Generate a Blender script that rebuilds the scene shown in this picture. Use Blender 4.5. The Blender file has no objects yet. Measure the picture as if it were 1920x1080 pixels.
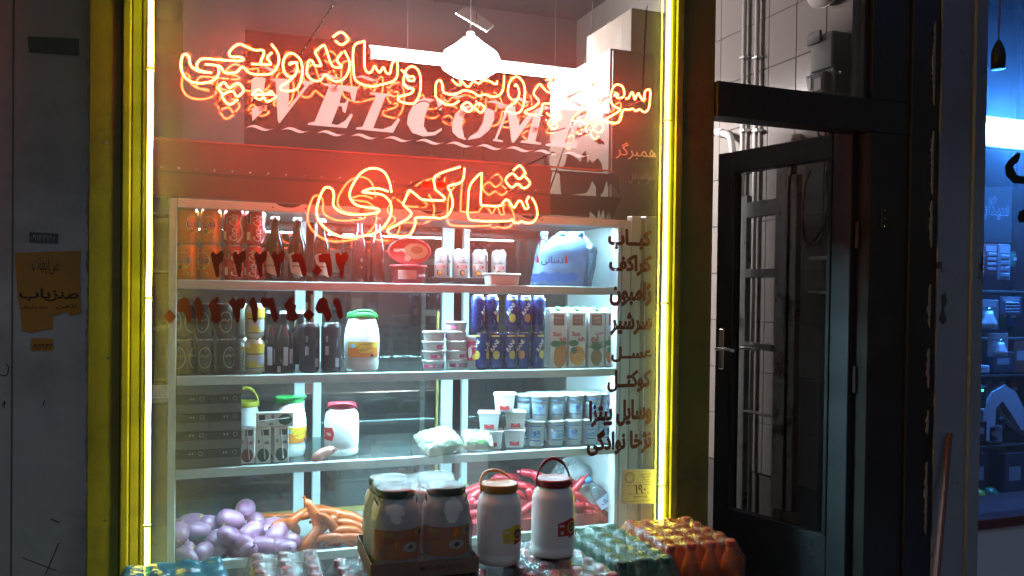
import bpy, bmesh, math, random
from mathutils import Vector, Matrix, noise
random.seed(7)
PI = math.pi
scene = bpy.context.scene
C = scene.collection

# ------------------------------------------------------------------ camera
F_PX, CX, CY = 1600.0, 960.0, 578.0
CAM = Vector((0.0, -2.55, 1.5))
YAW, PITCH, ROLL = math.radians(20.64), math.radians(-0.79), math.radians(0.745)
fwd = Vector((math.sin(YAW)*math.cos(PITCH), math.cos(YAW)*math.cos(PITCH), math.sin(PITCH)))
rgt = Vector((math.cos(YAW), -math.sin(YAW), 0))
upv = rgt.cross(fwd)
rgt2 = math.cos(ROLL)*rgt + math.sin(ROLL)*upv
up2 = -math.sin(ROLL)*rgt + math.cos(ROLL)*upv
cd = bpy.data.cameras.new('camera')
cam = bpy.data.objects.new('camera', cd); C.objects.link(cam)
cam.matrix_world = Matrix(((rgt2.x, up2.x, -fwd.x, CAM.x), (rgt2.y, up2.y, -fwd.y, CAM.y),
                           (rgt2.z, up2.z, -fwd.z, CAM.z), (0, 0, 0, 1)))
cd.sensor_width = 36.0
cd.lens = 36.0*F_PX/1920.0
cd.shift_y = (CY-540.0)/1920.0
cd.clip_start = 0.05
cd.clip_end = 500
scene.camera = cam

# ------------------------------------------------------------------ night sky
world = bpy.data.worlds.new('World'); scene.world = world
world.use_nodes = True
nt = world.node_tree
sky = nt.nodes.new('ShaderNodeTexSky')
sky.sky_type = 'NISHITA'; sky.sun_disc = False
sky.sun_elevation = math.radians(-2.0); sky.sun_rotation = math.radians(200)
nt.links.new(sky.outputs[0], nt.nodes['Background'].inputs[0])
nt.nodes['Background'].inputs[1].default_value = 0.15
sd = bpy.data.lights.new('street_fill', 'SUN'); sd.energy = 0.115; sd.angle = math.radians(12)  # added dim blue fill from the street side for jars and left wall
sd.color = (0.48, 0.70, 1.0)
so = bpy.data.objects.new('street_fill', sd); C.objects.link(so)
so.rotation_euler = (math.radians(38), 0, math.radians(-14))

scene.view_settings.view_transform = 'Standard'
scene.view_settings.look = 'None'
scene.view_settings.exposure = 1.0
scene.view_settings.gamma = 1.0
scene.view_settings.use_curve_mapping = False
cy = scene.cycles
cy.use_denoising = True
try: cy.denoiser = 'OPENIMAGEDENOISE'
except Exception: pass
cy.max_bounces = 5; cy.diffuse_bounces = 2; cy.glossy_bounces = 2; cy.transmission_bounces = 2
cy.transparent_max_bounces = 10
cy.sample_clamp_indirect = 4.0
cy.caustics_reflective = False; cy.caustics_refractive = False
cy.use_light_tree = True
cy.use_adaptive_sampling = True; cy.adaptive_threshold = 0.03

# ------------------------------------------------------------------ measuring
def P(px, py, y):
    """a picture measurement as a point on the vertical plane at distance y behind the shop glass"""
    d = fwd + rgt2*((px-CX)/F_PX) + up2*((CY-py)/F_PX)
    t = (y-CAM.y)/d.y
    return CAM + d*t
def PX(px, py, x):
    """the same on a wall of constant x"""
    d = fwd + rgt2*((px-CX)/F_PX) + up2*((CY-py)/F_PX)
    return CAM + d*((x-CAM.x)/d.x)
def proj(p):
    d = Vector(p)-CAM
    w = d.dot(fwd)
    return CX+F_PX*d.dot(rgt2)/w, CY-F_PX*d.dot(up2)/w
def Xat(px, y, z):
    """x on the line (y, z) seen at column px"""
    lo, hi = -6.0, 9.0
    for _ in range(40):
        m = (lo+hi)/2
        if proj((m, y, z))[0] < px: lo = m
        else: hi = m
    return lo
# ------------------------------------------------------------------ geometry helpers
class MB:
    def __init__(self): self.V=[]; self.F=[]; self.M=[]; self.S=[]
    def add(self, geo, mat=0, smooth=False, xf=None):
        v, f = geo; b = len(self.V)
        if xf is not None: v = [xf @ Vector(p) for p in v]
        self.V += [tuple(p) for p in v]
        for q in f:
            self.F.append(tuple(i+b for i in q)); self.M.append(mat); self.S.append(smooth)
        return self
    def mesh(self, name, mats):
        me = bpy.data.meshes.new(name)
        me.from_pydata(self.V, [], self.F)
        for m in (mats if isinstance(mats, (list, tuple)) else [mats]): me.materials.append(m)
        me.polygons.foreach_set('material_index', self.M)
        me.polygons.foreach_set('use_smooth', self.S)
        me.update()
        return me
    def build(self, name, mats, parent=None):
        o = bpy.data.objects.new(name, self.mesh(name, mats)); C.objects.link(o)
        if parent is not None: o.parent = parent
        return o
def T(x, y, z): return Matrix.Translation((x, y, z))
def RX(a): return Matrix.Rotation(a, 4, 'X')
def RY(a): return Matrix.Rotation(a, 4, 'Y')
def RZ(a): return Matrix.Rotation(a, 4, 'Z')
def SC(x, y, z): return Matrix.Diagonal((x, y, z, 1))

def box(x0, x1, y0, y1, z0, z1, b=0.0):
    if b <= 0:
        v = [(x0,y0,z0),(x1,y0,z0),(x1,y1,z0),(x0,y1,z0),(x0,y0,z1),(x1,y0,z1),(x1,y1,z1),(x0,y1,z1)]
        return v, [(3,2,1,0),(4,5,6,7),(0,1,5,4),(1,2,6,5),(2,3,7,6),(3,0,4,7)]
    b = min(b, (x1-x0)*.45, (y1-y0)*.45, (z1-z0)*.45)
    bm = bmesh.new()
    vs = [bm.verts.new(p) for p in box(x0,x1,y0,y1,z0,z1)[0]]
    for f in [(3,2,1,0),(4,5,6,7),(0,1,5,4),(1,2,6,5),(2,3,7,6),(3,0,4,7)]: bm.faces.new([vs[i] for i in f])
    bmesh.ops.bevel(bm, geom=bm.edges[:], offset=b, segments=1, affect='EDGES')
    return grab(bm)
def grab(bm):
    bm.verts.index_update()
    r = [tuple(v.co) for v in bm.verts], [tuple(v.index for v in f.verts) for f in bm.faces]
    bm.free(); return r
def lathe(prof, n=24, cap=True):
    v, f = [], []
    for r, z in prof:
        for k in range(n):
            a = 2*PI*k/n; v.append((r*math.cos(a), r*math.sin(a), z))
    for i in range(len(prof)-1):
        for k in range(n):
            k2 = (k+1) % n
            f.append((i*n+k, i*n+k2, (i+1)*n+k2, (i+1)*n+k))
    if cap:
        f.append(tuple(reversed(range(n)))); f.append(tuple((len(prof)-1)*n+k for k in range(n)))
    return v, f
def tube(path, r, n=8, closed=False, cap=True):
    pts = [Vector(p) for p in path]; v, f = [], []
    m = len(pts); ref = Vector((0, 1, 0.03)).normalized()
    for i, p in enumerate(pts):
        if closed: t = pts[(i+1) % m]-pts[i-1]
        else: t = pts[min(i+1, m-1)]-pts[max(i-1, 0)]
        if t.length < 1e-9: t = Vector((0, 0, 1))
        t.normalize()
        a = ref - t*ref.dot(t)
        if a.length < 0.05:
            a = Vector((1, 0, 0)); a = a-t*a.dot(t)
        a.normalize(); b = t.cross(a)
        rr = r[i] if isinstance(r, (list, tuple)) else r
        for k in range(n):
            q = 2*PI*k/n
            v.append(tuple(p+(a*math.cos(q)+b*math.sin(q))*rr))
    for i in range(m if closed else m-1):
        j = (i+1) % m
        for k in range(n):
            k2 = (k+1) % n
            f.append((i*n+k, i*n+k2, j*n+k2, j*n+k))
    if cap and not closed:
        f.append(tuple(reversed(range(n)))); f.append(tuple((m-1)*n+k for k in range(n)))
    return v, f
def smooth_path(pts, sub=6, closed=False):
    pts = [Vector(p) for p in pts]; out = []; m = len(pts)
    for i in range(m if closed else m-1):
        if closed: a, b, c, d = pts[i-1], pts[i], pts[(i+1) % m], pts[(i+2) % m]
        else: a, b, c, d = pts[max(i-1, 0)], pts[i], pts[i+1], pts[min(i+2, m-1)]
        for s in range(sub):
            t = s/sub
            out.append(0.5*((2*b)+(c-a)*t+(2*a-5*b+4*c-d)*t*t+(3*b-a-3*c+d)*t**3))
    if not closed: out.append(pts[-1])
    return out
def prism(poly, d, bev=0):
    """polygon [(x,z)] extruded along y from 0 to d"""
    n = len(poly)
    v = [(x, 0, z) for x, z in poly]+[(x, d, z) for x, z in poly]
    f = [tuple(range(n)), tuple(reversed(range(n, 2*n)))]
    f += [(i, i+n, (i+1) % n+n, (i+1) % n) for i in range(n)]
    ar = sum(poly[i][0]*poly[(i+1) % n][1]-poly[(i+1) % n][0]*poly[i][1] for i in range(n))
    if ar < 0: f = [tuple(reversed(q)) for q in f]
    return v, f
def ellipsoid(rx, ry, rz, n=16, m=10):
    v, f = lathe([(math.sin(PI*max(.02, min(.98, i/m))), -math.cos(PI*i/m)) for i in range(m+1)], n)
    return [(x*rx, y*ry, z*rz) for x, y, z in v], f
def grid(fn, nu, nv):
    v = [tuple(fn(i/nu, j/nv)) for j in range(nv+1) for i in range(nu+1)]
    f = [(j*(nu+1)+i, j*(nu+1)+i+1, (j+1)*(nu+1)+i+1, (j+1)*(nu+1)+i) for j in range(nv) for i in range(nu)]
    return v, f
def nz(p, s=1.0, o=0.0): return noise.noise(Vector(p)*s+Vector((o, o*1.7, o*.3)))

# ---- writing. Persian letters are joined by their contextual forms and set right to left
_J = {'ا':'FE8D FE8E','آ':'FE81 FE82','ب':'FE8F FE90 FE91 FE92','پ':'FB56 FB57 FB58 FB59','ت':'FE95 FE96 FE97 FE98',
 'ج':'FE9D FE9E FE9F FEA0','چ':'FB7A FB7B FB7C FB7D','ح':'FEA1 FEA2 FEA3 FEA4','خ':'FEA5 FEA6 FEA7 FEA8','د':'FEA9 FEAA',
 'ذ':'FEAB FEAC','ر':'FEAD FEAE','ز':'FEAF FEB0','ژ':'FB8A FB8B','س':'FEB1 FEB2 FEB3 FEB4','ش':'FEB5 FEB6 FEB7 FEB8',
 'ص':'FEB9 FEBA FEBB FEBC','ط':'FEC1 FEC2 FEC3 FEC4','ع':'FEC9 FECA FECB FECC','غ':'FECD FECE FECF FED0','ف':'FED1 FED2 FED3 FED4',
 'ق':'FED5 FED6 FED7 FED8','ک':'FB8E FB8F FB90 FB91','گ':'FB92 FB93 FB94 FB95','ل':'FEDD FEDE FEDF FEE0','م':'FEE1 FEE2 FEE3 FEE4',
 'ن':'FEE5 FEE6 FEE7 FEE8','و':'FEED FEEE','ه':'FEE9 FEEA FEEB FEEC','ی':'FBFC FBFD FBFE FBFF','ئ':'FE89 FE8A FE8B FE8C'}
_J = {k: [chr(int(h, 16)) for h in s.split()] for k, s in _J.items()}
_J['ـ'] = ['ـ']*4
def fa(s):
    out = []
    for i, ch in enumerate(s):
        if ch not in _J: out.append(ch); continue
        f = _J[ch]
        prev = i > 0 and s[i-1] in _J and len(_J[s[i-1]]) == 4
        nxt = i+1 < len(s) and s[i+1] in _J and len(f) == 4
        out.append(f[3] if prev and nxt else f[1] if prev else f[2] if nxt else f[0])
    r = ''.join(reversed(out))
    import re
    return re.sub('[0-9۰-۹]+', lambda m: m.group(0)[::-1], r)
_TC = {}
def text2d(s, bold=0.0, shear=0.0, res=2):
    """flat outline mesh of a line of writing, 1 unit wide box starting at 0,0: returns verts2d, faces, width, height"""
    key = (s, bold, shear, res)
    if key in _TC: return _TC[key]
    cu = bpy.data.curves.new('t', 'FONT'); cu.body = s; cu.resolution_u = res; cu.offset = bold; cu.shear = shear
    cu.fill_mode = 'FRONT' if hasattr(cu, 'fill_mode') else cu.fill_mode
    o = bpy.data.objects.new('t', cu); C.objects.link(o)
    dg = bpy.context.evaluated_depsgraph_get()
    me = o.evaluated_get(dg).to_mesh()
    v = [(p.co.x, p.co.y) for p in me.vertices]; f = [tuple(p.vertices) for p in me.polygons]
    o.evaluated_get(dg).to_mesh_clear()
    bpy.data.objects.remove(o); bpy.data.curves.remove(cu)
    x0 = min(p[0] for p in v); y0 = min(p[1] for p in v); x1 = max(p[0] for p in v); y1 = max(p[1] for p in v)
    r = ([(p[0]-x0, p[1]-y0) for p in v], f, x1-x0, y1-y0)
    _TC[key] = r
    return r
def text_geo(s, w=None, h=None, bold=0.0, shear=0.0, center=True, rot=0.0, flip=False):
    """2D writing scaled to width w and/or height h, centred; returns geo in the xz plane facing -y"""
    v, f, tw, th = text2d(s, bold, shear)
    sx = (w/tw) if w else (h/th); sy = (h/th) if h else sx
    cx, cz = (tw/2, th/2) if center else (0, 0)
    c, q = math.cos(rot), math.sin(rot)
    o = []
    for x, y in v:
        x, y = (x-cx)*sx, (y-cz)*sy
        if flip: x = -x
        o.append((x*c-y*q, 0, x*q+y*c))
    return o, f
def cut_x(geo, step):
    """split flat writing into vertical bands so that it can follow a round side"""
    bm = bmesh.new(); vs = [bm.verts.new(p) for p in geo[0]]
    for f in geo[1]:
        try: bm.faces.new([vs[i] for i in f])
        except ValueError: pass
    xs = [p[0] for p in geo[0]]
    k = math.ceil(min(xs)/step)
    while k*step < max(xs):
        bmesh.ops.bisect_plane(bm, geom=bm.verts[:]+bm.edges[:]+bm.faces[:], plane_co=(k*step, 0, 0), plane_no=(1, 0, 0))
        k += 1
    return grab(bm)
def wrap(geo, r, z=0.0, ang=0.0, off=0.0004):
    """bend flat geometry round a vertical cylinder of radius r (front faces -y; ang turns it)"""
    geo = cut_x(geo, r*.16)
    o = []
    for x, y, zz in geo[0]:
        a = x/r+ang
        o.append((math.sin(a)*(r+off-y), -math.cos(a)*(r+off-y), zz+z))
    return o, geo[1]
def rect(w, h, cx=0, cz=0, y=0): return [(cx-w/2, y, cz-h/2), (cx+w/2, y, cz-h/2), (cx+w/2, y, cz+h/2), (cx-w/2, y, cz+h/2)], [(0, 1, 2, 3)]
def disc(rx, rz, cx=0, cz=0, n=20, y=0):
    return [(cx+rx*math.cos(2*PI*k/n), y, cz+rz*math.sin(2*PI*k/n)) for k in range(n)], [tuple(range(n))]
def ring(rx, rz, t, cx=0, cz=0, n=24, y=0):
    v = []
    for k in range(n):
        a = 2*PI*k/n
        v += [(cx+rx*math.cos(a), y, cz+rz*math.sin(a)), (cx+(rx-t)*math.cos(a), y, cz+(rz-t)*math.sin(a))]
    return v, [(2*k, 2*((k+1) % n), 2*((k+1) % n)+1, 2*k+1) for k in range(n)]
def shift(geo, dx=0, dy=0, dz=0): return [(x+dx, y+dy, z+dz) for x, y, z in geo[0]], geo[1]

# ------------------------------------------------------------------ scene tree helpers
def tag(o, label=None, cat=None, group=None, kind=None):
    if label: o['label'] = label
    if cat: o['category'] = cat
    if group: o['group'] = group
    if kind: o['kind'] = kind
    return o
def empty(name, loc=(0, 0, 0), rz=0.0):
    o = bpy.data.objects.new(name, None); C.objects.link(o)
    o.empty_display_size = .05; o.location = loc; o.rotation_euler = (0, 0, rz)
    return o
def thing(name, label, cat, loc=(0, 0, 0), rz=0.0, group=None):
    return tag(empty(name, loc, rz), label, cat, group)
KIDS = {}
def copy_tree(root, loc, rz=0.0, label=None, group=None, rot=None, scale=None):
    c = root.copy(); C.objects.link(c)
    c.location = loc; c.rotation_euler = rot if rot is not None else (0, 0, rz)
    if scale: c.scale = scale
    if label: c['label'] = label
    if group: c['group'] = group
    for ch in root.children:
        d = ch.copy(); C.objects.link(d); d.parent = c
        for g in ch.children:
            e = g.copy(); C.objects.link(e); e.parent = d
    return c
class Proto:
    """the first placement uses the built thing itself, later ones copy it"""
    def __init__(self, root): self.root = root; self.used = False
    def place(self, loc, label, rz=0.0, group=None, rot=None, scale=None):
        if self.used: return copy_tree(self.root, loc, rz, label, group, rot, scale)
        self.used = True; r = self.root
        r.location = loc; r.rotation_euler = rot if rot is not None else (0, 0, rz)
        if scale: r.scale = scale
        r['label'] = label
        if group: r['group'] = group
        return r
ORD = ['first', 'second', 'third', 'fourth', 'fifth', 'sixth', 'seventh', 'eighth', 'ninth', 'tenth', 'eleventh', 'twelfth', 'thirteenth',
       'fourteenth', 'fifteenth', 'sixteenth', 'seventeenth', 'eighteenth', 'nineteenth', 'twentieth']
def ordn(k):
    if k < 20: return ORD[k]
    t, u = divmod(k+1, 10); n = {2: 'twent', 3: 'thirt', 4: 'fort', 5: 'fift'}[t]
    return n+'ieth' if u == 0 else n+'y-'+ORD[u-1]

# ------------------------------------------------------------------ materials
def mat(name, col, rough=.5, metal=0.0, var=.12, scale=6.0, bump=0.0, bscale=40.0, coat=0.0, spec=.5, trans=0.0, sss=0.0, dirt=None, dscale=2.0, dlo=.5, dhi=.7):
    m = bpy.data.materials.new(name); m.use_nodes = True
    t = m.node_tree; N = t.nodes; L = t.links; b = N['Principled BSDF']
    tc = N.new('ShaderNodeTexCoord')
    n1 = N.new('ShaderNodeTexNoise'); n1.inputs['Scale'].default_value = scale; n1.inputs['Detail'].default_value = 3
    L.new(tc.outputs['Object'], n1.inputs['Vector'])
    mx = N.new('ShaderNodeMix'); mx.data_type = 'RGBA'
    lo = [max(0, c*(1-var)) for c in col]; hi = [min(1, c*(1+var)) for c in col]
    mx.inputs[6].default_value = (*lo, 1); mx.inputs[7].default_value = (*hi, 1)
    L.new(n1.outputs['Fac'], mx.inputs[0])
    src = mx.outputs[2]
    if dirt:
        n2 = N.new('ShaderNodeTexNoise'); n2.inputs['Scale'].default_value = dscale; n2.inputs['Detail'].default_value = 5
        n2.inputs['Roughness'].default_value = .65
        L.new(tc.outputs['Object'], n2.inputs['Vector'])
        r = N.new('ShaderNodeValToRGB'); r.color_ramp.elements[0].position = dlo; r.color_ramp.elements[1].position = dhi
        L.new(n2.outputs['Fac'], r.inputs[0])
        m2 = N.new('ShaderNodeMix'); m2.data_type = 'RGBA'; m2.inputs[7].default_value = (*dirt, 1)
        L.new(r.outputs[0], m2.inputs[0]); L.new(src, m2.inputs[6]); src = m2.outputs[2]
    L.new(src, b.inputs['Base Color'])
    rr = N.new('ShaderNodeMapRange'); rr.inputs[3].default_value = max(.02, rough*.8); rr.inputs[4].default_value = min(1, rough*1.2)
    L.new(n1.outputs['Fac'], rr.inputs[0]); L.new(rr.outputs[0], b.inputs['Roughness'])
    b.inputs['Metallic'].default_value = metal
    b.inputs['Specular IOR Level'].default_value = spec
    b.inputs['Coat Weight'].default_value = coat; b.inputs['Coat Roughness'].default_value = .08
    if trans: b.inputs['Transmission Weight'].default_value = trans
    if False:
        b.inputs['Subsurface Weight'].default_value = sss; b.inputs['Subsurface Radius'].default_value = (.02, .01, .006)
        b.inputs['Subsurface Scale'].default_value = .5
    if bump:
        n3 = N.new('ShaderNodeTexNoise'); n3.inputs['Scale'].default_value = bscale; n3.inputs['Detail'].default_value = 2
        L.new(tc.outputs['Object'], n3.inputs['Vector'])
        bp = N.new('ShaderNodeBump'); bp.inputs['Strength'].default_value = bump; bp.inputs['Distance'].default_value = .01
        L.new(n3.outputs['Fac'], bp.inputs['Height']); L.new(bp.outputs[0], b.inputs['Normal'])
    return m
def glow(name, col, strength, uneven=0.0):
    m = bpy.data.materials.new(name); m.use_nodes = True
    b = m.node_tree.nodes['Principled BSDF']
    b.inputs['Base Color'].default_value = (.8, .8, .8, 1)
    b.inputs['Emission Color'].default_value = (*col, 1); b.inputs['Emission Strength'].default_value = strength
    if uneven:
        t = m.node_tree; n = t.nodes.new('ShaderNodeTexNoise'); n.inputs['Scale'].default_value = 14; c = t.nodes.new('ShaderNodeTexCoord')
        r = t.nodes.new('ShaderNodeMapRange'); r.inputs[1].default_value = .3; r.inputs[2].default_value = .7; r.inputs[3].default_value = strength*(1-uneven); r.inputs[4].default_value = strength*(1+uneven)
        t.links.new(c.outputs['Object'], n.inputs['Vector']); t.links.new(n.outputs['Fac'], r.inputs[0]); t.links.new(r.outputs[0], b.inputs['Emission Strength'])
    return m
def sheet_glass(name, tint=(.95, .97, .96), refl=.08, rough=0.0, dust_haze=0.0, dust_haze_col=(.8, .8, .8), dscale=3.0, fres=1.5, bump=0.0, bscale=30.0, back=.06):
    """thin clear sheet: passes light straight through, mirrors a little, carries some dust"""
    m = bpy.data.materials.new(name); m.use_nodes = True
    t = m.node_tree; N = t.nodes; L = t.links
    N.remove(N['Principled BSDF']); out = N['Material Output']
    tr = N.new('ShaderNodeBsdfTransparent'); tr.inputs[0].default_value = (*tint, 1)
    gl = N.new('ShaderNodeBsdfGlossy'); gl.inputs['Roughness'].default_value = rough
    fr = N.new('ShaderNodeLayerWeight'); fr.inputs['Blend'].default_value = .25
    ad = N.new('ShaderNodeMath'); ad.operation = 'MULTIPLY_ADD'; ad.inputs[1].default_value = .6; ad.inputs[2].default_value = refl
    L.new(fr.outputs['Fresnel'], ad.inputs[0])
    ad.use_clamp = True
    if fres is None: ad.inputs[1].default_value = 0
    m1 = N.new('ShaderNodeMixShader')
    L.new(ad.outputs[0], m1.inputs[0]); L.new(tr.outputs[0], m1.inputs[1]); L.new(gl.outputs[0], m1.inputs[2])
    last = m1
    tc = N.new('ShaderNodeTexCoord')
    if dust_haze > 0:
        df = N.new('ShaderNodeBsdfDiffuse'); df.inputs[0].default_value = (*dust_haze_col, 1)
        tl = N.new('ShaderNodeBsdfTranslucent'); tl.inputs[0].default_value = (*dust_haze_col, 1)
        ds = N.new('ShaderNodeMixShader'); ds.inputs[0].default_value = back
        L.new(df.outputs[0], ds.inputs[1]); L.new(tl.outputs[0], ds.inputs[2])
        n = N.new('ShaderNodeTexNoise'); n.inputs['Scale'].default_value = dscale; n.inputs['Detail'].default_value = 4; n.inputs['Roughness'].default_value = .6
        L.new(tc.outputs['Object'], n.inputs['Vector'])
        mr = N.new('ShaderNodeMapRange'); mr.inputs[1].default_value = .3; mr.inputs[2].default_value = .7
        mr.inputs[3].default_value = dust_haze*.6; mr.inputs[4].default_value = dust_haze*1.4
        L.new(n.outputs['Fac'], mr.inputs[0])
        m2 = N.new('ShaderNodeMixShader')
        L.new(mr.outputs[0], m2.inputs[0]); L.new(m1.outputs[0], m2.inputs[1]); L.new(ds.outputs[0], m2.inputs[2])
        last = m2
    if bump:
        n3 = N.new('ShaderNodeTexNoise'); n3.inputs['Scale'].default_value = bscale; n3.inputs['Detail'].default_value = 4
        L.new(tc.outputs['Object'], n3.inputs['Vector'])
        bp = N.new('ShaderNodeBump'); bp.inputs['Strength'].default_value = bump; bp.inputs['Distance'].default_value = .02
        L.new(n3.outputs['Fac'], bp.inputs['Height']); L.new(bp.outputs[0], gl.inputs['Normal']); L.new(bp.outputs[0], fr.inputs['Normal'])
    L.new(last.outputs[0], out.inputs[0])
    return m
_MC = {}
def paint(col, rough=.45, metal=0.0, coat=0.0, var=.08):
    """print and packaging colours, one material for each"""
    k = (col, rough, metal, coat, var)
    if k not in _MC: _MC[k] = mat('print_%d' % len(_MC), col, rough, metal, var, 25.0, coat=coat)
    return _MC[k]

M_FRAME = mat('black_frame_paint', (.016, .015, .014), .42, 0, .3, 5, bump=.08, bscale=60, dirt=(.03, .027, .022), dscale=4)
M_WFRAME = mat('led_lit_frame_paint', (.17, .16, .025), .5, 0, .3, 5, bump=.1, bscale=60, dirt=(.09, .08, .02), dscale=4)  # yellow of the light strips is put into this frame paint
M_DOOR = mat('grey_door_paint', (.02, .022, .025), .45, 0, .25, 4, bump=.06, bscale=70, dirt=(.02, .02, .02), dscale=3)
M_PLASTER = mat('dirty_plaster', (.46, .47, .47), .85, 0, .15, 3, bump=.35, bscale=18, dirt=(.27, .265, .25), dscale=2.6, dlo=.48, dhi=.75)
M_CONC = mat('rough_render', (.25, .24, .22), .9, 0, .25, 5, bump=.6, bscale=25, dirt=(.1, .09, .08), dscale=3)
M_PAVE = mat('pavement', (.16, .155, .15), .8, 0, .25, 2, bump=.4, bscale=30, dirt=(.07, .07, .065), dscale=.8)
M_ALU = mat('white_aluminium', (.62, .66, .66), .38, .0, .06, 8, bump=.02, bscale=80, coat=.15)
M_ALUG = mat('brushed_aluminium', (.5, .52, .53), .35, .85, .1, 12)
M_STEEL = mat('bright_steel', (.7, .7, .7), .22, 1.0, .1, 20)
M_WHITE = mat('white_plastic', (.78, .79, .78), .38, 0, .04, 10, sss=.15)
M_TILE = mat('glazed_tile', (.24, .215, .20), .16, 0, .06, 3, coat=.3, dirt=(.17, .15, .135), dscale=1.5, dlo=.55, dhi=.8)
M_GROUT = mat('tile_grout', (.09, .08, .075), .9, 0, .3, 10)
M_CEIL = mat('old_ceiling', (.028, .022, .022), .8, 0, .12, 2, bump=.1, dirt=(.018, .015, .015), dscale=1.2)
M_FLOOR = mat('shop_floor_stone', (.2, .19, .18), .4, 0, .3, 5)
M_BEIGE = mat('beige_laminate', (.11, .085, .055), .5, 0, .06, 4)
M_MAROON = mat('maroon_board', (.20, .045, .03), .45, 0, .2, 3, dirt=(.12, .04, .03), dscale=2)
M_DARK = mat('dark_timber', (.05, .04, .035), .6, 0, .3, 8)
M_BLACK = mat('black_rubber', (.012, .012, .013), .5, 0, .2, 10)
M_VINYL = mat('maroon_vinyl', (.085, .018, .012), .5, 0, .25, 12, bump=.1, bscale=50)
M_WVINYL = mat('white_vinyl', (.8, .78, .78), .5, 0, .04, 10)
M_GLASS = sheet_glass('shop_glass', (.93, .95, .94), .18, 0, .105, (.8, .8, .8), 2.5)  # pale haze layer added to imitate bloom round the neon and strips
M_SHELFGLASS = sheet_glass('shelf_glass', (.80, .90, .87), .12, .02, .05, (.6, .7, .7), 6)
M_BACKGLASS = sheet_glass('back_door_glass', (.30, .35, .34), .10, .01, .03, (.5, .55, .55), 3)
M_DOORGLASS = sheet_glass('door_glass', (.45, .47, .48), .07, 0, .02, (.4, .42, .45), 2)
M_WRAP = sheet_glass('shrink_wrap', (.84, .86, .86), .06, .2, .12, (.6, .62, .65), 9, bump=.7, bscale=26)
M_WRAPG = sheet_glass('green_tinted_wrap', (.70, .80, .76), .05, .25, .22, (.14, .25, .20), 9, bump=.6, bscale=26)
M_WRAPO = sheet_glass('clear_orange_wrap', (.86, .82, .78), .05, .25, .14, (.55, .22, .10), 9, bump=.6, bscale=26)
M_PET = sheet_glass('pet_bottle', (.75, .88, .95), .12, .04, .06, (.7, .85, .95), 9, bump=.5, bscale=20)
M_BAG = sheet_glass('plastic_bag', (.8, .85, .87), .06, .15, .28, (.8, .84, .86), 6, bump=.8, bscale=18)
def film_white(name, col, tl=.55):
    m = bpy.data.materials.new(name); m.use_nodes = True
    t = m.node_tree; N = t.nodes; L = t.links; N.remove(N['Principled BSDF'])
    d = N.new('ShaderNodeBsdfDiffuse'); d.inputs[0].default_value = (*col, 1)
    r = N.new('ShaderNodeBsdfTranslucent'); r.inputs[0].default_value = (*col, 1)
    x = N.new('ShaderNodeMixShader'); x.inputs[0].default_value = tl
    n = N.new('ShaderNodeTexNoise'); n.inputs['Scale'].default_value = 9
    c = N.new('ShaderNodeMapRange'); c.inputs[3].default_value = tl-.1; c.inputs[4].default_value = tl+.06
    L.new(n.outputs['Fac'], c.inputs[0]); L.new(c.outputs[0], x.inputs[0])
    L.new(d.outputs[0], x.inputs[1]); L.new(r.outputs[0], x.inputs[2]); L.new(x.outputs[0], N['Material Output'].inputs[0])
    return m
M_WVINYL = film_white('white_film', (.9, .89, .89), .85)
# ================================================================== the setting
def xg(px, y=0.0, py=578): return P(px, py, y).x
W_X = 2.60           # right-hand side wall of the shop
CEIL = 3.5
tag(MB().add(([(-40, -40, 0), (40, -40, 0), (40, 0.3, 0), (-40, 0.3, 0)], [(0, 1, 2, 3)])).build('pavement', M_PAVE), kind='structure')
tag(MB().add(([(-1.6, 0.3, 0.004), (W_X, 0.3, 0.004), (W_X, 5.2, 0.004), (-1.6, 5.2, 0.004)], [(0, 1, 2, 3)])).build('shop_floor', M_FLOOR), kind='structure')
tag(MB().add(box(-1.6, W_X+.1, -.02, 5.3, CEIL, CEIL+.12)).build('shop_ceiling', M_CEIL), kind='structure')
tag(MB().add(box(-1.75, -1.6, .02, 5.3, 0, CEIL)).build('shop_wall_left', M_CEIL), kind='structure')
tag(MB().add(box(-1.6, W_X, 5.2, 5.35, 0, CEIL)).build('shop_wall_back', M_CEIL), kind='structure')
# right wall: glazed tiles 20 x 25 cm with dark joints
wr = MB().add(box(W_X, W_X+.15, .0, 5.2, 0, CEIL)).build('shop_wall_right', M_GROUT); tag(wr, kind='structure')
tm = None
y1550 = PX(1550, 60, W_X-.006).y; zt = PX(1439, 128, W_X-.006).z
y0t = y1550-2*.2; z0t = zt-6*.245
for i in range(-1, 12):
    for j in range(-2, 8):
        ya = y0t+i*.2; za = z0t+j*.245
        if ya < .03 or za < .02 or za > CEIL-.24: continue
        if tm is None: tm = MB().add(box(-.006, 0, .0016, .1984, .0016, .2434, .0016)).mesh('tile', M_TILE)
        o = bpy.data.objects.new('tile', tm); C.objects.link(o); o.parent = wr
        o.location = (W_X+random.uniform(-.0006, .0), ya, za)
# beam and column further back in the shop
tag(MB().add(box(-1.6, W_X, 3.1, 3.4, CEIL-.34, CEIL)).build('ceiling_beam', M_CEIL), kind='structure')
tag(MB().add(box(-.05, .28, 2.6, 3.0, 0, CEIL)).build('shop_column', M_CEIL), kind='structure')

# ---- the front of the building
fb = thing('shop_building', 'painted masonry front of the shop around window and doorway', 'building')
XL = xg(155); XR = xg(1755)
MB().add(box(-6, XL+.012, .06, .2, 0, 3.3)).build('left_wall', M_PLASTER, fb)
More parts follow.
